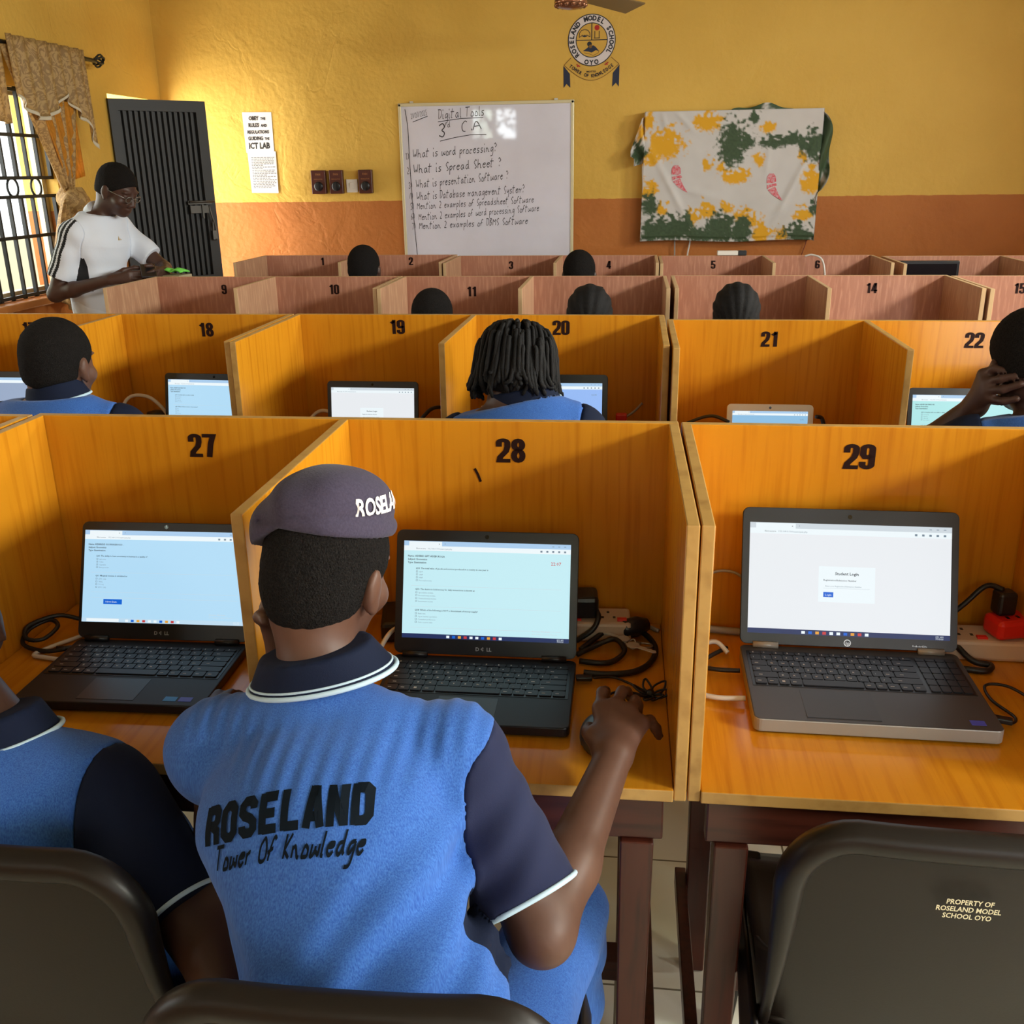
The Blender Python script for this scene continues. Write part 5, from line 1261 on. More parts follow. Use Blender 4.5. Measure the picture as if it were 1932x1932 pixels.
b.tube([HW((-.011, .109, .004)), HW((0, .112, .007)), HW((.011, .109, .004))], .0013, 6)
gl_ = b.build('glasses', mat('thin dark spectacle frame', lin(130, 128, 124), .3, .5, .8), man)
b = MB()
for s in (-1, 1): b.add([HW((s*.033+.021*math.cos(k*PI/8), .107-.006*abs(math.cos(k*PI/8)), .015*math.sin(k*PI/8))) for k in range(16)], [tuple(range(16))])
b.build('lens', GLASS, gl_)
b = MB()
for s in (-1, 1):
    for i in range(9): pass
    b.lathe(HW((s*.031, .079, .002)), [(.001, -.009), (.007, -.006), (.009, 0), (.007, .006), (.001, .009)], 10)
b.build('eyes', mat('eye white', lin(190, 180, 170), .3), man)
tri = ([(-.5, 0), (-.28, 0), (-.38, .26), (-.18, 0), (.06, 0), (-.17, .55), (.16, 0), (.45, 0), (.06, .85)], [(0, 1, 2), (3, 4, 5), (6, 7, 8)])
project_text('chest_badge', [(tri[0], tri[1], .028, (0, 0), 1, 0, 0)], mU, np.array([X, Y, 1.28])+fw*.2+sd*.02, sd, (0, 0, 1), fw, GOLD, msh, .002)
X, Y = -2.82, 4.95
ph = thing('phone', 'dark phone held in both hands by the standing man', 'phone', (X+.34, Y-.06, 1.135), .5)
MB().box((0, 0, 0), (.075, .15, .009), 0, Matrix.Rotation(.35, 3, 'X')).build('case', BLK, ph, bevel=.003)
# ------------------------------------------------------------------ things on the front wall
FW = YF-.001
wb = thing('whiteboard', 'framed whiteboard covered in handwritten test questions', 'whiteboard', (-1.05, FW-.02, .84))
bx0, bx1, bz0, bz1 = -1.656, -.443, .84, 2.045
BOARD = mat('glossy white board', lin(226, 228, 244), .035, .5, vary=(3, lin(208, 208, 222), .35))
b = MB(); b.span((bx0, FW-.016, bz0), (bx1, FW-.002, bz1)); b.build('board', BOARD, wb, world=True)
FRM = mat('cream anodised frame', lin(212, 204, 168), .35, .5, .3); b = MB()
for p, q in (((bx0-.004, bz0), (bx0+.016, bz1)), ((bx1-.016, bz0), (bx1+.004, bz1)), ((bx0-.004, bz0-.004), (bx1+.004, bz0+.018)), ((bx0-.004, bz1-.018), (bx1+.004, bz1+.004))):
    b.span((p[0], FW-.024, p[1]), (q[0], FW-.001, q[1]))
b.build('frame', FRM, wb, world=True, bevel=.003)
b = MB()
for x in (bx0+.09, bx1-.12): b.span((x-.012, FW-.012, bz1+.004), (x+.012, FW-.002, bz1+.016))
b.build('hanger', STEEL, wb, world=True)
m4 = plane_at((bx0, FW-.0168, bz1), (1, 0, 0), (0, 0, 1)); b = MB()
MARK = mat('black marker', lin(40, 38, 48), .6)
U_ = lambda cx, cy: ((cx-18)*.000648, -(cy-75)*.000628)
def hand(s, p0, p1, cap, wd=.6, sh=.12):
    global b
    v = hand2d(s, wd); a, c = U_(*p0), U_(*p1); L = math.hypot(c[0]-a[0], c[1]-a[1]); ang = math.atan2(c[1]-a[1], c[0]-a[0])
    h = cap*.000628; sx = L/(v[2]*h); b = MB()
    b.flat(v, m4 @ Matrix.Translation((a[0], a[1], 0)) @ Matrix.Rotation(ang, 4, 'Z'), 0, h, (0, 0), sx, sh)
    b.build('handwriting', MARK, wb, world=True)
b = MB()
hand('21/07/2025', (145, 230), (325, 190), 52); hand('Digital Tools', (440, 238), (945, 205), 95, .55); hand('3', (425, 435), (520, 425), 150, .45); hand('rd', (505, 325), (575, 320), 60); hand('C.A', (680, 375), (920, 345), 110, .45)
for p in ([(165, 262), (330, 205)], [(440, 265), (700, 235), (930, 232)], [(455, 465), (620, 430), (790, 405), (960, 405)], [(85, 130), (108, 300), (112, 700), (125, 1200), (152, 1700)]):
    b = MB(); b.flat(stroke2d([U_(*q) for q in p], .0045), m4); b.build('ruled_line', MARK, wb, world=True)
hand('What is word processing?', (150, 635), (1070, 578), 88); hand('What is Spread Sheet ?', (150, 800), (1115, 735), 92); hand('What is presentation Software ?', (170, 955), (1190, 868), 86)
hand('What is Database management System?', (170, 1085), (1365, 1015), 84); hand('Mention 2 examples of Spreadsheet Software', (165, 1185), (1465, 1122), 74); hand('Mention 2 examples of word processing Software', (180, 1305), (1522, 1215), 76); hand('Mention 2 examples of DBMS Software', (180, 1402), (1398, 1352), 76)
for i, (y, x) in enumerate(((655, 62), (805, 74), (965, 82), (1080, 85), (1190, 92), (1300, 95), (1410, 100))): hand('%d)' % (i+1), (x, y), (x+45, y-4), 70)

# rules notice: two sheets
nt_ = thing('notice', 'white notice sheet titled ICT LAB taped beside the steel door', 'notice', (-2.69, FW, 1.74))
b = MB(); b.add([(-2.795, FW-.001, 2.015), (-2.58, FW-.001, 2.012), (-2.583, FW-.002, 1.742), (-2.79, FW-.002, 1.745)], [(0, 3, 2, 1)]); b.build('sheet', PAPER, nt_, world=True, solid=.001)
b = MB(); b.add([(-2.782, FW-.003, 1.758), (-2.572, FW-.003, 1.752), (-2.575, FW-.006, 1.468), (-2.775, FW-.006, 1.472)], [(0, 3, 2, 1)]); b.build('sheet', PAPER, nt_, world=True, solid=.001)
m4 = plane_at((-2.688, FW-.0035, 1.745), (1, 0, 0), (0, 0, 1)); b = MB()
for s, s2, y, h in (('OBEY', 'THE', .217, .026), ('RULES', 'AND', .172, .026), ('REGULATIONS', '', .128, .022), ('GUIDING', 'THE', .085, .024), ('ICT LAB', '', .028, .04)):
    if s2:
        w1 = font2d(s, .04)[2]*h/.73*.8; w2 = font2d(s2, .04)[2]*h*.7/.73*.8; x = -(w1+w2+.012)/2
        b.text(s, m4, x, y, h, 0, 'l', .04, .8); b.text(s2, m4, x+w1+.012, y, h*.7, 0, 'l', .04, .8)
    else: b.text(s, m4, 0, y, h, 0, 'c', .04, .8)
    b.build('heading', INK, nt_, world=True); b = MB()
m4 = plane_at((-2.775, FW-.0075, 1.74), (1, 0, 0), (0, 0, 1)); b = MB(); rn = random.Random(5)
for i in range(20):
    x = .018; y = -.03-.0108*i; end = .185*(.5+.5*rn.random()) if i % 2 else .185
    while x < end:
        w_ = rn.uniform(.008, .022); b.flat(([(0, 0), (1, 0), (1, .0045/w_), (0, .0045/w_)], [(0, 1, 2, 3)]), m4, 0, w_, (x, y)); x += w_+.005
b.build('typed_lines', mat('grey print', lin(96, 96, 100), .7), nt_, world=True)

# wall switches
DKSW = mat('maroon switch plate', lin(72, 30, 26), .3); BRS = mat('brass print', lin(150, 100, 60), .4)
for i, (x0, x1, lb) in enumerate(((-2.314, -2.209, 'maroon rotary wall switch, leftmost of the row'), (-2.181, -2.083, 'maroon rotary wall switch, middle one, left of the white switch'), (-1.967, -1.869, 'maroon rotary wall switch between white switch and whiteboard'))):
    t = thing('wall_switch', lb, 'switch', ((x0+x1)/2, FW, 1.54), 0, None); w_ = x1-x0
    MB().box((0, -.0205, 0), (w_, .04, .16)).build('plate', DKSW, t, bevel=.004)
    g = MB(); g.lathe((0, -.041, -.03), [(.032, 0), (.032, .008), (.024, .011)], 24, 0, Matrix.Rotation(PI/2, 3, 'X')); g.box((0, -.055, -.03), (.012, .012, .05)); g.build('knob', BLK, t)
    g = MB(); m4 = plane_at((0, -.0412, .0), (1, 0, 0), (0, 0, 1)); g.text('FAN', m4, 0, .045, .014, 0, 'c', .02); g.text('REGULATOR', m4, 0, .015, .008, 0, 'c', .02); g.build('print', BRS, t)
t = thing('wall_switch', 'small white light switch plate between the maroon switches', 'switch', (-2.025, FW, 1.512))
MB().box((0, -.006, 0), (.082, .012, .09)).build('plate', WHP, t, bevel=.003); MB().box((0, -.014, 0), (.03, .006, .045), 0, Matrix.Rotation(.12, 3, 'X')).build('rocker', WHP, t, bevel=.002)

# painted school crest
cr = thing('school_crest', 'round school crest with blue ribbon ends painted high on the front wall', 'wall emblem', (-.331, FW, 2.4))
cx_, cz_ = -.326, 2.412; m4 = plane_at((cx_, FW-.001, cz_), (1, 0, 0), (0, 0, 1)); Lz = lambda z: m4 @ Matrix.Translation((0, 0, z))
disc = lambda r, n=48: ([(r*math.cos(2*PI*k/n), r*math.sin(2*PI*k/n)) for k in range(n)], [tuple(range(n))])
px = .00361
CRB = mat('crest black', lin(24, 28, 38), .6); CRW = mat('crest white', lin(216, 208, 208), .6); CRY = mat('crest yellow', lin(206, 164, 66), .6); CRR = mat('crest red', lin(178, 30, 26), .6); CRN = mat('crest navy', lin(26, 36, 62), .6); CRG = mat('crest brown line', lin(120, 84, 24), .6)
b = MB(); R = 44*px; mi = [CRB, CRW, CRY, CRR, CRN, CRG]
rib = [(-38*px, -30*px), (-51*px, -41*px)]+[(-51*px+102*px*k/16, -41*px-28*px*math.sin(PI*k/16)) for k in range(17)]+[(51*px, -41*px), (36*px, -27*px)]+[(36*px-74*px*k/12, -27*px-22*px*math.sin(PI*k/12)) for k in range(1, 12)]
top_ = [(-51*px+102*px*k/24, -41*px-27*px*math.sin(PI*k/24)) for k in range(25)]; bot_ = [(-38*px+74*px*k/24, -29*px-21*px*math.sin(PI*k/24)) for k in range(25)]
V = top_+bot_; F = [(k, k+1, 26+k, 25+k) for k in range(24)]
b.flat((V, F), Lz(.0005), 2)
b.flat(stroke2d(top_, .004), Lz(.0012), 5); b.flat(stroke2d([bot_[0], top_[0]], .004), Lz(.0012), 5); b.flat(stroke2d([bot_[-1], top_[-1]], .004), Lz(.0012), 5)
for s in (-1, 1):
    x = [(-52*px, -42*px), (-40*px, -56*px), (-39*px, -80*px), (-46*px, -73*px), (-51.5*px, -80*px)]
    b.flat(([(s*q[0]*-1 if s > 0 else q[0], q[1]) for q in x], [(0, 1, 2, 3, 4)]), Lz(.0008), 4)
b.build('ribbon', mi, cr, world=True)
b = MB(); b.flat(disc(R), Lz(.0015), 0); b.flat(disc(R-1.6*px), Lz(.002), 1); b.flat(disc(29.5*px), Lz(.0025), 0); b.flat(disc(28*px), Lz(.003), 2)
rect = lambda x0, y0, x1, y1: ([(x0*px, y0*px), (x1*px, y0*px), (x1*px, y1*px), (x0*px, y1*px)], [(0, 1, 2, 3)])
b.flat(rect(-28, -.5, 28, .9), Lz(.0035), 0); b.flat(rect(-1, .5, .8, 28), Lz(.0035), 0)
b.build('disc', mi, cr, world=True)
b = MB()
b.flat(([(0+4.6*px*math.cos(k*PI/8), 4.6*px*math.sin(k*PI/8)) for k in range(16)], [tuple(range(16))]), Lz(.004), 3, 1, (9.5*px, 20.5*px))
for q in ([(5.5, 4), (5.5, 15)], [(13.5, 4), (13.5, 15)], [(3.5, 3.2), (15, 3.2)]): b.flat(stroke2d([(a*px, c*px) for a, c in q], 1.3*px), Lz(.004), 0)
b.flat(stroke2d([(a*px, c*px) for a, c in [(-23, 5), (-22.5, 12), (-19, 16.5), (-13, 18), (-7, 16.5), (-3.5, 12), (-3, 5.5), (-9, 8.5), (-13, 6), (-17, 8.5), (-23, 5)]], 1.1*px), Lz(.004), 0)
b.flat(([(-18*px, 6.5*px), (-13*px, 5*px), (-8*px, 6.5*px), (-13*px, 9*px)], [(0, 1, 2, 3)]), Lz(.0042), 4)
b.flat(([(a*px, c*px) for a, c in [(-16, -18), (-8, -13), (-4, -9), (4, -9), (8, -12), (14, -19), (8, -17), (0, -21), (-6, -19)]], [tuple(range(9))]), Lz(.004), 4)
b.flat(disc(4.4*px, 16), Lz(.0045) @ Matrix.Translation((-4*px, -6.5*px, 0)), 0); b.flat(disc(3*px, 12), Lz(.005) @ Matrix.Translation((-2*px, -10.5*px, 0)), 5)
b.flat(stroke2d([(a*px, c*px) for a, c in [(-14, -21), (-4, -23), (3, -26), (12, -22), (14, -18)]], .8*px), Lz(.004), 5)
b.build('emblem', mi, cr, world=True)
b = MB()
def around(s, r, a0, a1, h, mi_, inward=False, bold=.045):
    n = len(s)
    for i, ch in enumerate(s):
        if ch == ' ': continue
        a = math.radians(a0+(a1-a0)*(i/(n-1) if n > 1 else 0)); rot = a-PI/2 if not inward else a+PI/2
        mm = Lz(.004) @ Matrix.Translation((r*math.cos(a), r*math.sin(a), 0)) @ Matrix.Rotation(rot, 4, 'Z')
        b.text(ch, mm, 0, 0, h, mi_, 'c', bold, .9)
around('ROSELAND MODEL SCHOOL', 33*px, 222, -32, 8.2*px, 0)
around('OYO', 41.5*px, 256, 284, 8*px, 0, True)
around('*', 37*px, 240, 240, 14*px, 3, False, .04); around('*', 37*px, 305, 305, 14*px, 3, False, .04)
t_ = 'TOWER OF KNOWLEDGE'
for i, ch in enumerate(t_):
    k = (i+.9)/(len(t_)+.8); xx = -44*px+88*px*k; zz = -42.5*px-20.5*px*math.sin(PI*k); sl = -20.5*PI*math.cos(PI*k)/88
    if ch != ' ': b.text(ch, Lz(.004) @ Matrix.Translation((xx, zz, 0)) @ Matrix.Rotation(math.atan(sl), 4, 'Z'), 0, 0, 6*px, 0, 'c', .03, .8)
b.text('MOTTO', Lz(.004), 0, -54.5*px, 3*px, 0, 'c', .03, 1.2)
b.build('lettering', mi, cr, world=True)

# tie-dyed cloth hung over a flat box-like screen
cl = thing('tie_dye_cloth', 'green and yellow tie-dyed white cloth draped on the front wall', 'cloth', (.64, FW-.06, 1.54))
m = bpy.data.materials.new('tie-dyed cotton'); m.use_nodes = True; nt = m.node_tree; at = nt.nodes.new('ShaderNodeAttribute'); at.attribute_name = 'dye'
nt.links.new(at.outputs['Color'], nt.nodes['Principled BSDF'].inputs['Base Color']); nt.nodes['Principled BSDF'].inputs['Roughness'].default_value = .75
def N(x, y, s, k=0): return noise.noise(Vector((x*s, y*s, k*7.3)))
WH, YE, GR, RD = np.array(lin(200, 198, 196)[:3]), np.array(lin(218, 162, 22)[:3]), np.array(lin(58, 78, 52)[:3]), np.array(lin(206, 60, 76)[:3])
GB = [(950, 400, 120, 190), (1080, 380, 60, 70), (1330, 390, 120, 55), (1500, 370, 130, 50), (1680, 430, 100, 130), (220, 960, 70, 90), (400, 1190, 230, 110), (560, 1150, 80, 110), (700, 1240, 150, 70), (880, 1180, 130, 130), (1080, 1190, 110, 120), (1620, 1240, 150, 80), (1720, 1000, 40, 60), (240, 1200, 90, 110), (90, 440, 60, 110), (1130, 170, 40, 60)]
YB_ = [(330, 400, 160, 130), (220, 530, 70, 60), (720, 200, 110, 80), (1260, 260, 60, 45), (1000, 700, 120, 60), (850, 600, 60, 40), (730, 580, 30, 60), (200, 820, 75, 75), (750, 1010, 65, 65), (1070, 1070, 85, 75), (930, 980, 60, 50), (620, 1090, 60, 80), (340, 1010, 50, 50), (1690, 750, 80, 110), (1640, 1060, 75, 60), (1190, 1110, 60, 60), (1450, 1250, 40, 60), (1270, 1240, 80, 80), (1590, 530, 30, 60), (190, 180, 40, 70), (1190, 560, 40, 50), (100, 250, 60, 90)]
def dye(cx, cy):
    w1, w2 = N(cx, cy, .012, 1), N(cx, cy, .03, 2); n3 = N(cx, cy, .05, 3)
    f = lambda B: max([1-math.hypot((cx-a+45*w1)/c/1.25, (cy-e+45*w2)/d_/1.25) for a, e, c, d_ in B])
    g, y = f(GB)*1.7+.7*w2+.55*n3, f(YB_)*1.5+.75*w2+.5*n3
    c = WH*(1+.04*w1)
    ty = min(1, max(0, y*2.3)); c = c*(1-ty)+YE*ty
    tg = min(1, max(0, g*2.3)); c = c*(1-tg)+GR*(1+.35*n3)*tg
    return c
bx = lambda cx: .049+(cx-160)/(1750-160)*(1.2-.049)+ (0); bz = lambda cy: 1.957-(cy-100)/(1305-100)*(1.957-1.122)
def cloth_sheet(name, fn, nu, nv, parent):
    b = MB(); b.grid(lambda u, v: fn(u, v)[0], nu, nv); o = b.build(name, m, parent, world=True, solid=.0015)
    ca = o.data.color_attributes.new('dye', 'FLOAT_COLOR', 'POINT')
    cols = []
    for j in range(nv+1):
        for i in range(nu+1):
            c = dye(*fn(i/nu, j/nv)[1]); cols += [c[0], c[1], c[2], 1]
    ca.data.foreach_set('color', cols); return o
def front(u, v):
    cx = 150+u*1600; cy = 100+v*1205; f = 0
    for cu_, cv, a, w_, L, dp in ((400, 800, 1.08, 30, 330, .016), (1520, 800, -1.15, 30, 360, .018), (650, 850, .25, 40, 250, .008), (500, 180, .8, 25, 120, .009), (1400, 1050, -.6, 30, 200, .008), (1280, 560, -1.5, 25, 160, .006), (330, 200, 1.3, 25, 100, .006)):
        dx, dy = cx-cu_, cy-cv; al = dx*math.cos(a)+dy*math.sin(a); ac = -dx*math.sin(a)+dy*math.cos(a); f += dp*math.exp(-(ac/w_)**2-(al/L)**2)
    f += .004*math.sin(u*23+v*7)*v+.003*N(cx, cy, .006, 5)
    edge = .012*(v > .97)
    return (bx(cx)-.012*v*(u < .02), FW-.105-f+edge, bz(cy)+.006*math.sin(u*9)*v), (cx, cy)
cloth_sheet('front_sheet', front, 150, 115, cl)
def sd_(sx):
    def fn(u, v):
        cx = 150 if sx < 0 else 1750; cy = 100+v*1205; x = bx(cx)+sx*(.002+.012*u*math.sin(v*5)); return (x, FW-.105+.1*u, bz(cy)), (cx-sx*u*110, cy)
    return fn
cloth_sheet('side_fold', sd_(-1), 8, 60, cl); cloth_sheet('side_fold', sd_(1), 8, 60, cl)
cloth_sheet('top_fold', lambda u, v: ((bx(150+u*1600), FW-.105+.1*v, 1.957+.006*math.sin(u*20)*v), (150+u*1600, 100-v*60)), 60, 6, cl)
cloth_sheet('loose_corner', lambda u, v: ((bx(155)-.095*u*(.25+.75*min(1, v*1.5))*(1-.25*(v > .8)), FW-.09+.03*math.sin(v*7+u*5), 1.935-.30*v-.02*u), (160-u*130, 130+v*420)), 14, 24, cl)
cloth_sheet('loose_corner', lambda u, v: ((bx(1748)+.075*u*(math.sin(min(1, v*1.15)*PI)**.6)+.012*math.sin(v*11)*u, FW-.09+.03*math.sin(v*9+u*4), 1.935-.58*v), (1700+u*60, 320+v*260)), 14, 30, cl)
cloth_sheet('loose_corner', lambda u, v: ((.60+.42*u, FW-.075+.02*math.sin(u*9), 1.955+.045*v*math.sin(u*PI)**.6*(.7+.3*math.cos(u*11))), (900+u*500, 420-v*40)), 30, 6, cl)
RDM = mat('red block print', lin(208, 84, 96), .75, vary=(90, lin(206, 160, 164), .12)); b = MB()
for ox, oy in ((450, 640), (1325, 725)):
    b = MB()
    for poly in ([(-45, 40), (-42, -20), (-22, -50), (20, -48), (42, -18), (48, 30), (20, 45)], [(-38, 62), (50, 45), (60, 70), (0, 82), (-36, 100)], [(-30, 108), (42, 78), (62, 120), (85, 165), (122, 220), (70, 195), (20, 160)]):
        pts = []
        for x, y in poly:
            cx, cy = ox+x*.95, oy+y*.95; q = front((cx-150)/1600, (cy-100)/1205)[0]; pts.append((q[0], q[1]-.0035, q[2]))
        b.add(pts, [tuple(range(len(pts)))])
    b.build('red_print', RDM, cl, world=True)

def cable(label, pts, r, m_, cat='cable', n=8, group=None):
    q = spline(pts, n); c0 = q[0]; t = MB().tube([(p[0]-c0[0], p[1]-c0[1], p[2]-c0[2]) for p in q], r, 6).build('cable', m_)
    t.location = c0; return tag(t, label, cat, group)
cable('grey cable hanging under the left half of the tie-dyed cloth', [(.27, FW-.03, 1.2), (.272, FW-.03, 1.1), (.28, FW-.02, .9), (.285, FW-.015, .72)], .005, CABG)
cable('white cable hanging under the tie-dyed cloth beside the grey one', [(.385, FW-.03, 1.2), (.375, FW-.03, 1.1), (.362, FW-.03, 1.0), (.36, FW-.015, .72)], .006, CABW)
cable('thin brown wire hanging under the right corner of the tie-dyed cloth', [(1.17, FW-.02, 1.2), (1.165, FW-.02, 1.1), (1.14, FW-.02, 1.0), (1.13, FW-.012, .8)], .003, mat('brown wire', lin(110, 40, 24), .5))
t = thing('marker_box', 'slim white box with black end lying on the farthest carrel row', 'box', (.56, 6.068, 1.108), .0)
MB().box((-.02, 0, .0135), (.12, .04, .026)).build('body', WHP, t, bevel=.003); MB().box((.065, 0, .0135), (.048, .041, .027)).build('cap', BLK, t, bevel=.003)

# ceiling fan, mostly above the frame
fan = thing('ceiling_fan', 'brown ceiling fan whose hub and one blade dip into the top of the photo', 'fan', (-.345, 5.32, 2.41))
FB = mat('brown fan blade', lin(112, 92, 58), .4); FD = mat('dark fan motor', lin(40, 30, 32), .35)
g = MB(); g.lathe((0, 0, 0), [(.05, .12), (.11, .09), (.125, .03), (.11, -.01), (.08, -.03)], 28); g.build('motor', FD, fan)
g = MB(); g.lathe((0, 0, 0), [(.078, -.03), (.082, -.045), (.074, -.055), (.06, -.068), (.02, -.075)], 28)
for k in range(14): g.lathe((.07*math.cos(k*PI/7), .07*math.sin(k*PI/7), -.055), [(.004, .01), (.012, .004), (.012, -.006), (.004, -.012)], 8)
g.build('lamp_ring', mat('bronze glass ring', lin(150, 104, 78), .2, .5, .6), fan)
g = MB(); g.tube([(0, 0, .1), (0, 0, .56)], .014, 10); g.lathe((0, 0, .545), [(.07, .05), (.06, .02), (.02, 0)], 20); g.build('downrod', FD, fan)
for k in range(3):
    a = 1.1+k*2*PI/3; ca, sa = math.cos(a), math.sin(a); RM = Matrix.Rotation(a, 3, 'Z') @ Matrix.Rotation(-.26, 3, 'X')
    g = MB(); V = []
    for z in (-.001, .007):
        for x, y in ((.16, -.055), (.66, -.075), (.68, .06), (.16, .055)): V.append(RM @ Vector((x, y, z)))
    g.add(V, [(3, 2, 1, 0), (4, 5, 6, 7), (0, 1, 5, 4), (1, 2, 6, 5), (2, 3, 7, 6), (3, 0, 4, 7)]); bl2 = g.build('blade', FB, fan, bevel=.003)
    g = MB(); g.bar(RM @ Vector((.09, 0, .0)), RM @ Vector((.22, 0, -.003)), .05, .008); g.build('blade_arm', FD, fan)
# ------------------------------------------------------------------ small things on the desks
D = .7505
def plug(loc, rz, label, m_=BLK):
    t = thing('power_plug', label, 'plug', loc, rz); MB().box((0, 0, .0), (.05, .05, .03)).build('body', m_, t, bevel=.008); return t
def strip(label, loc, rz, L, red=None, sockets=2):
    t = thing('power_strip', label, 'power strip', loc, rz)
    MB().box((0, 0, .019), (L, .075, .038)).build('housing', CRM, t, bevel=.006)
    for i in range(sockets):
        x = -L/2+L*(i+.5)/sockets; g = MB()
        for dx, dy in ((0, .014), (-.011, -.008), (.011, -.008)): g.box((x+dx, dy, .0382), (.005, .008, .0008))
        g.build('socket', BLK, t); MB().box((x+.025, -.02, .0395), (.018, .012, .004)).build('rocker_switch', REDP, t, bevel=.001)
    return t
# desk 28
strip('cream power strip standing behind the black laptop on desk 28', (-.075, 1.70, D), .06, .17)
t = thing('power_adapter', 'black adapter plugged into the power strip on desk 28', 'adapter', (-.095, 1.705, D+.039), .1); MB().box((0, 0, .022), (.085, .06, .044)).build('body', BLK, t, bevel=.008)
t = thing('power_adapter', 'black charger brick lying at left behind the laptop on desk 28', 'adapter', (-.432, 1.68, D), .2); MB().box((0, 0, .02), (.07, .11, .04)).build('body', BLK, t, bevel=.008)
cable('thick black cable looped beside the keys on desk 28', [(-.07, 1.53, D+.007), (-.03, 1.53, D+.006), (.02, 1.545, D+.006), (.05, 1.59, D+.006), (.055, 1.65, D+.006), (.03, 1.7, D+.008), (-.005, 1.70, D+.012), (-.03, 1.68, D+.02), (-.06, 1.65, D+.01), (-.08, 1.62, D+.006)], .0055, CABB)
cable('black cable bundle creeping from the strip towards the laptop on desk 28', [(-.08, 1.575, D+.006), (-.04, 1.57, D+.006), (-.015, 1.585, D+.006), (.0, 1.61, D+.014), (-.02, 1.64, D+.02), (-.06, 1.625, D+.008), (-.085, 1.6, D+.006)], .005, CABB)
cable('curved black cord drooping from the adapter on desk 28', [(-.055, 1.69, D+.055), (-.05, 1.668, D+.05), (-.06, 1.655, D+.03), (-.09, 1.65, D+.008)], .005, CABB)
cable('flat grey cable crossing the back corner of desk 28', [(.0, 1.7, D+.004), (.03, 1.725, D+.004), (.045, 1.73, D+.004), (.064, 1.715, D+.004)], .004, CABG)
t = thing('power_plug', 'rounded black plug lying on cables by the keys on desk 28', 'plug', (.015, 1.69, D+.006), .5)
MB().lathe((0, 0, .016), [(.008, -.03), (.018, -.022), (.019, .01), (.012, .03)], 14, 0, Matrix.Rotation(PI/2, 3, 'Y')).build('body', BLK, t)
kr = thing('key_ring', 'steel keys on a ring lying on desk 28', 'keys', (.015, 1.615, D))
def key(x, y, a, L, name='key'):
    RM = Matrix.Rotation(a, 3, 'Z'); g = MB(); oc = [(.0125*math.cos(k*PI/4+PI/8), .0125*math.sin(k*PI/4+PI/8)) for k in range(8)]
    bl3 = [(.009, -.0045), (L, -.0045), (L+.004, 0), (L, .0045), (L-.006, .0035), (L-.01, .0045), (L-.016, .003), (L-.02, .0045), (.009, .0045)]
    M4 = Matrix.Translation((x, y, .018)) @ RM.to_4x4()
    g.prism(oc, 0, .0022, 0, M4); g.prism(bl3, 0, .0022, 0, M4); g.build(name, STEEL, kr, bevel=.0004)
key(0, .005, -.55, .045); key(-.018, .03, 2.6, .04)
g = MB(); g.tube([(-.006+.011*math.cos(k*PI/10), .02+.011*math.sin(k*PI/10), .014+.006*math.sin(k*PI/5)) for k in range(20)], .0012, 6, closed=True); g.build('ring', STEEL, kr)
g = MB(); g.box((.0, .032, .01), (.03, .012, .004), 0, Matrix.Rotation(-.3, 3, 'Z')); g.tube(spline([(.012, .034, .01), (.032, .03, .01), (.034, .018, .01), (.018, .014, .01)], 5), .002, 6); g.build('clasp', mat('brushed clasp', lin(150, 140, 128), .4, .5, .8), kr)
# mouse under the hand
ms = thing('mouse', 'grey-black wired mouse under the hand on desk 28', 'mouse', (-.03, 1.325, D), .12)
f = Field(); f.ell(_v((-.03, 1.325, D+.006)), (.036, .056, .032)); f.post.append(lambda P, d: np.maximum(d, D+.001-P[:, 2]))
o = blob('shell', f, (-.1, 1.23, D-.02), (.06, 1.4, D+.06), .004, mat('grey mouse shell', lin(56, 64, 74), .35), ms)
g = MB(); g.lathe((0, .033, .029), [(.001, -.004), (.008, -.0035), (.008, .0035), (.001, .004)], 14, 0, Matrix.Rotation(PI/2, 3, 'Y')); g.build('wheel', BLK, ms)
cable('thin black mouse cord running up to its knotted bundle on desk 28', [(-.035, 1.372, D+.012), (-.042, 1.40, D+.006), (-.035, 1.445, D+.004), (-.01, 1.475, D+.004), (.02, 1.472, D+.004), (.04, 1.462, D+.006), (.045, 1.468, D+.01)], .0021, CABB)
t = thing('cable_bundle', 'tied bundle of thin black mouse cord near the divider on desk 28', 'cable', (.045, 1.465, D)); g = MB(); rn = random.Random(11)
for k in range(7):
    a = k*.9; L = .03+.012*rn.random(); d_ = Vector((math.cos(a), math.sin(a), 0)); n_ = Vector((-d_.y, d_.x, 0))
    g.tube(spline([(0, 0, .006), d_*L*.5+n_*.008+Vector((0, 0, .012)), d_*L+Vector((0, 0, .01+.012*rn.random())), d_*L*.5-n_*.008+Vector((0, 0, .006)), (0, 0, .005)], 5), .0019, 6)
g.tube([(0, -.006, .008), (0, .006, .008)], .007, 8); g.build('coil', CABB, t)
cable('thin black cord from laptop socket to the knotted bundle on desk 28', [(-.052, 1.507, D+.01), (-.02, 1.52, D+.006), (.01, 1.505, D+.004), (.038, 1.475, D+.006)], .0021, CABB)
t = thing('usb_plug', 'black connector in the right side of the laptop on desk 28', 'plug', (-.068, 1.506, D+.01), .1); MB().box((0, 0, 0), (.028, .014, .008)).build('body', BLK, t, bevel=.002)
cable('white network cable rising at left of the laptop on desk 28', [(-.425, 1.50, D+.012), (-.435, 1.53, D+.03), (-.42, 1.58, D+.05), (-.39, 1.62, D+.035), (-.35, 1.66, D+.01)], .0045, CABW)
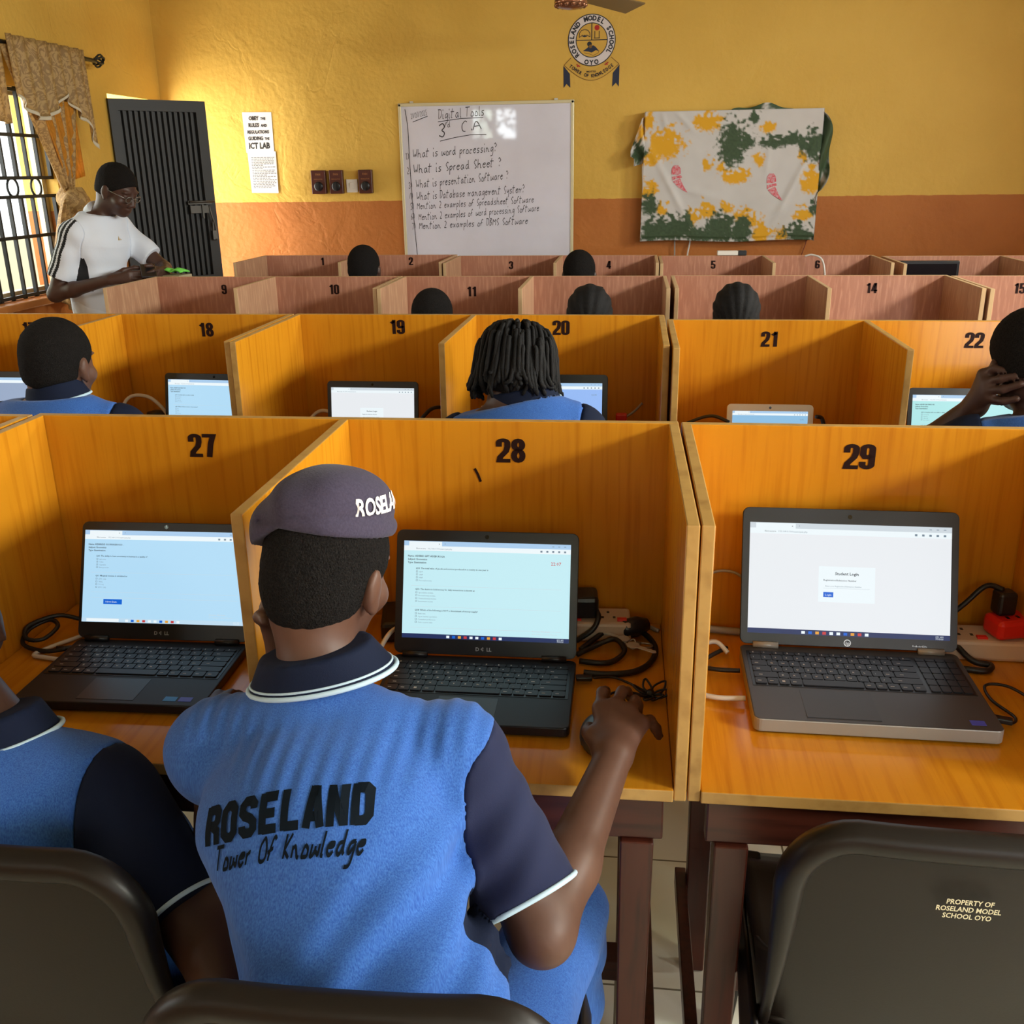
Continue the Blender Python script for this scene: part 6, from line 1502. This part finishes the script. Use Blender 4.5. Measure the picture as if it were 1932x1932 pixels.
# desk 27
cable('black charger cord coiled at far left of desk 27', [(-1.03, 1.52, D+.012), (-1.07, 1.515, D+.008), (-1.12, 1.53, D+.012), (-1.128, 1.565, D+.025), (-1.10, 1.59, D+.035), (-1.075, 1.575, D+.03), (-1.085, 1.54, D+.02), (-1.115, 1.535, D+.022), (-1.125, 1.56, D+.035), (-1.09, 1.60, D+.04), (-1.05, 1.61, D+.03), (-1.02, 1.63, D+.01)], .0042, CABB)
cable('white cable bent along the left of the laptop on desk 27', [(-1.02, 1.49, D+.005), (-1.06, 1.497, D+.005), (-1.085, 1.505, D+.005), (-1.07, 1.54, D+.005), (-1.03, 1.6, D+.006), (-.99, 1.65, D+.02), (-.97, 1.69, D+.04)], .0042, CABW)
cable('grey network cable behind the laptop on desk 27', [(-1.07, 1.715, D+.03), (-1.03, 1.715, D+.034), (-.99, 1.70, D+.03), (-.95, 1.69, D+.012)], .006, CABG)
t = thing('power_adapter', 'black charger brick behind the left corner of the laptop on desk 27', 'adapter', (-.975, 1.67, D), .5); MB().box((0, 0, .02), (.06, .09, .04)).build('body', BLK, t, bevel=.008)
cable('black plug lead curving round the charger on desk 27', [(-1.0, 1.65, D+.02), (-1.02, 1.62, D+.02), (-1.01, 1.58, D+.012), (-.985, 1.575, D+.006)], .005, CABB)
t = thing('cable_plug', 'black barrel connector at left socket of the laptop on desk 27', 'plug', (-1.028, 1.523, D+.012), .15); MB().tube([(-.02, 0, 0), (.012, .002, 0)], .005, 8).build('body', BLK, t)
pp = thing('paper', 'crumpled white paper at left edge of desk 27', 'paper', (-1.03, 1.27, D))
MB().grid(lambda u, v: (-.07+.13*u+.01*math.sin(v*9), -.04+.075*v+.008*math.sin(u*11), .004+.008*abs(math.sin(u*7+v*5))+.006*u*v), 14, 10).build('sheet', PAPER, pp, solid=.0006)
MB().grid(lambda u, v: (-.09+.14*u, -.03+.07*v-.03*u, .014+.007*abs(math.sin(u*6-v*4))), 12, 8).build('sheet', PAPER, pp, solid=.0006)
# desk 29
strip('white power strip carrying a red adapter on desk 29', (.652, 1.69, D), .0, .17)
t = thing('plug_adapter', 'bright red plug adapter standing on the white power strip', 'adapter', (.682, 1.685, D+.0405), .3)
MB().box((0, 0, .018), (.07, .052, .036)).build('body', REDP, t, bevel=.008)
g = MB()
for dx, dy in ((0, .012), (-.01, -.007), (.01, -.007)): g.box((dx, dy-.0, .0365), (.005, .008, .001))
g.build('socket_holes', BLK, t)
t = thing('power_plug', 'black plug pushed into the red adapter on desk 29', 'plug', (.672, 1.695, D+.0765), .2); MB().box((0, 0, .022), (.034, .032, .044)).build('body', BLK, t, bevel=.006)
cable('black mains lead leaving the red adapter on desk 29', [(.668, 1.695, D+.122), (.645, 1.715, D+.12), (.61, 1.71, D+.085), (.57, 1.70, D+.05)], .005, CABB)
cable('black coiled lead below the power strip on desk 29', [(.585, 1.66, D+.03), (.61, 1.63, D+.012), (.64, 1.625, D+.007), (.625, 1.605, D+.006), (.585, 1.61, D+.006)], .0055, CABB)
cable('thin grey cable up the panel at left of desk 29', [(.118, 1.73, D+.03), (.13, 1.742, D+.08), (.16, 1.745, D+.115), (.2, 1.74, D+.12), (.23, 1.735, D+.1)], .0028, CABG)
cable('thick grey cable along the back of desk 29', [(.113, 1.728, D+.008), (.14, 1.728, D+.008), (.19, 1.72, D+.008), (.25, 1.715, D+.008)], .007, CABG)
cable('white cable looping left behind the grey laptop', [(.112, 1.6, D+.006), (.14, 1.63, D+.02), (.165, 1.635, D+.025), (.185, 1.62, D+.012)], .0045, CABW)
cable('white cable curling out from the left side of the grey laptop', [(.112, 1.505, D+.02), (.125, 1.475, D+.01), (.155, 1.46, D+.01), (.2, 1.458, D+.012)], .0045, CABW)
cable('black charger lead bending into the left side of the grey laptop', [(.185, 1.64, D+.012), (.15, 1.6, D+.012), (.135, 1.57, D+.01), (.16, 1.555, D+.012), (.2, 1.55, D+.014)], .004, CABB)
cable('thin black mouse cord coiled at right of the grey laptop', [(.582, 1.44, D+.01), (.605, 1.43, D+.006), (.62, 1.45, D+.006), (.60, 1.50, D+.008), (.605, 1.545, D+.01), (.64, 1.54, D+.012), (.67, 1.49, D+.01)], .0026, CABB)
t = thing('usb_plug', 'black connector in the right side of the grey laptop', 'plug', (.594, 1.432, D+.011), -.3); MB().box((0, 0, 0), (.03, .014, .009)).build('body', BLK, t, bevel=.002)
# middle row
cable('white cable arching beside the laptop on desk 18', [(-1.53, 2.9, D+.004), (-1.62, 2.95, D+.06), (-1.665, 2.98, D+.11), (-1.64, 3.0, D+.155), (-1.57, 3.0, D+.15), (-1.5, 2.97, D+.09), (-1.48, 2.93, D+.02)], .006, CABW)
t = thing('power_adapter', 'round black adapter under the arching white cable on desk 18', 'adapter', (-1.6, 3.08, D)); MB().lathe((0, 0, 0), [(.035, 0), (.04, .05), (.03, .085), (.01, .09)], 18).build('body', BLK, t)
cable('white cable rising left of the laptop on desk 19', [(-1.0, 2.9, D+.004), (-1.03, 2.98, D+.08), (-1.0, 3.0, D+.115), (-.95, 2.98, D+.11), (-.93, 2.95, D+.06), (-.93, 2.9, D+.01)], .006, CABW)
cable('black cable at right of the laptop on desk 19', [(-.66, 2.9, D+.1), (-.62, 2.95, D+.14), (-.58, 3.0, D+.13), (-.55, 3.03, D+.1), (-.53, 3.05, D+.03)], .006, CABB)
t = thing('power_plug', 'pair of white plugs beside the student with dreadlocks', 'plug', (-.475, 3.08, D)); g = MB(); g.box((0, 0, .06), (.02, .03, .12)); g.box((.03, 0, .055), (.02, .03, .11)); g.build('body', WHP, t, bevel=.004)
t = thing('power_plug', 'red plug low on desk 20 beside the blue screen', 'plug', (-.03, 3.05, D)); MB().box((0, 0, .055), (.035, .03, .11)).build('body', REDP, t, bevel=.004)
cable('thin white lead slanting past the red plug on desk 20', [(-.015, 3.05, D+.1), (.01, 3.06, D+.115), (.035, 3.07, D+.14)], .004, CABG)
cable('black lead curving left of the white netbook', [(.285, 2.84, D+.14), (.24, 2.87, D+.15), (.19, 2.88, D+.135), (.155, 2.88, D+.11), (.15, 2.86, D+.04), (.15, 2.85, D+.006)], .005, CABB)
cable('black lead falling right of the white netbook', [(.53, 2.84, D+.16), (.55, 2.85, D+.15), (.56, 2.85, D+.1), (.56, 2.85, D+.03), (.55, 2.84, D+.006)], .006, CABB)
cable('pale cable arching over carrel board in the farthest row', [(.98, 6.03, 1.105), (1.02, 6.02, 1.112), (1.07, 6.0, 1.09), (1.09, 5.98, 1.02), (1.095, 5.96, .9), (1.09, 5.95, .756)], .006, CABW)
# between the two nearest desks
cable('black cable tucked in the gap between the nearest carrels', [(.094, 1.765, 1.13), (.092, 1.775, 1.1), (.093, 1.78, 1.0), (.093, 1.785, .85)], .005, CABB)
# green cloth on a notebook held below the phone by the standing man
nb = thing('notebook', 'grey notebook held under the phone by the standing man', 'notebook', (-2.40, 5.0, 1.09), -.2)
MB().box((0, 0, .008), (.15, .11, .016)).build('cover', mat('grey board', lin(170, 160, 130), .7), nb, bevel=.002)
gc = thing('folded_cloth', 'bright green folded cloth lying on the notebook', 'cloth', (-2.385, 5.0, 1.1065), -.2)
MB().grid(lambda u, v: (-.055+.11*u+.006*math.sin(v*9), -.04+.08*v, .010+.020*abs(math.sin(u*5+1))*(.6+.4*math.sin(v*4))+.016*u*(1-u)), 20, 12).build('top_layer', mat('lime green cloth', lin(120, 226, 92), .8), gc, solid=.006)

# leafy branch outside the high vent, mirrored as broken light in the whiteboard
br_ = thing('tree_branch', 'leafy branch outside the high back vent, mirrored in the whiteboard', 'branch', (-2.2, YB-.55, 1.2))
rn = random.Random(4); g = MB()
for k in range(210):
    c = Vector((rn.uniform(-.6, .6), rn.uniform(-.08, .08), rn.uniform(.6, 1.5)))
    if abs(c.x*.75+(c.z-1.11)) < .05*rn.random(): continue
    a = Vector((rn.uniform(-1, 1), rn.uniform(-1, 1), rn.uniform(-1, 1))).normalized(); b_ = a.orthogonal().normalized()
    g.add([c-a*.07, c+b_*.03, c+a*.07, c-b_*.03], [(0, 1, 2, 3)])
g.build('leaves', mat('dark green leaf', lin(40, 66, 34), .6), br_)['kind'] = 'stuff'
g = MB(); g.tube(spline([(.5, 0, -1.32), (.4, 0, -.2), (.2, .02, .6), (-.3, 0, 1.3)], 5), .03, 8); g.build('branch', DARKW, br_)
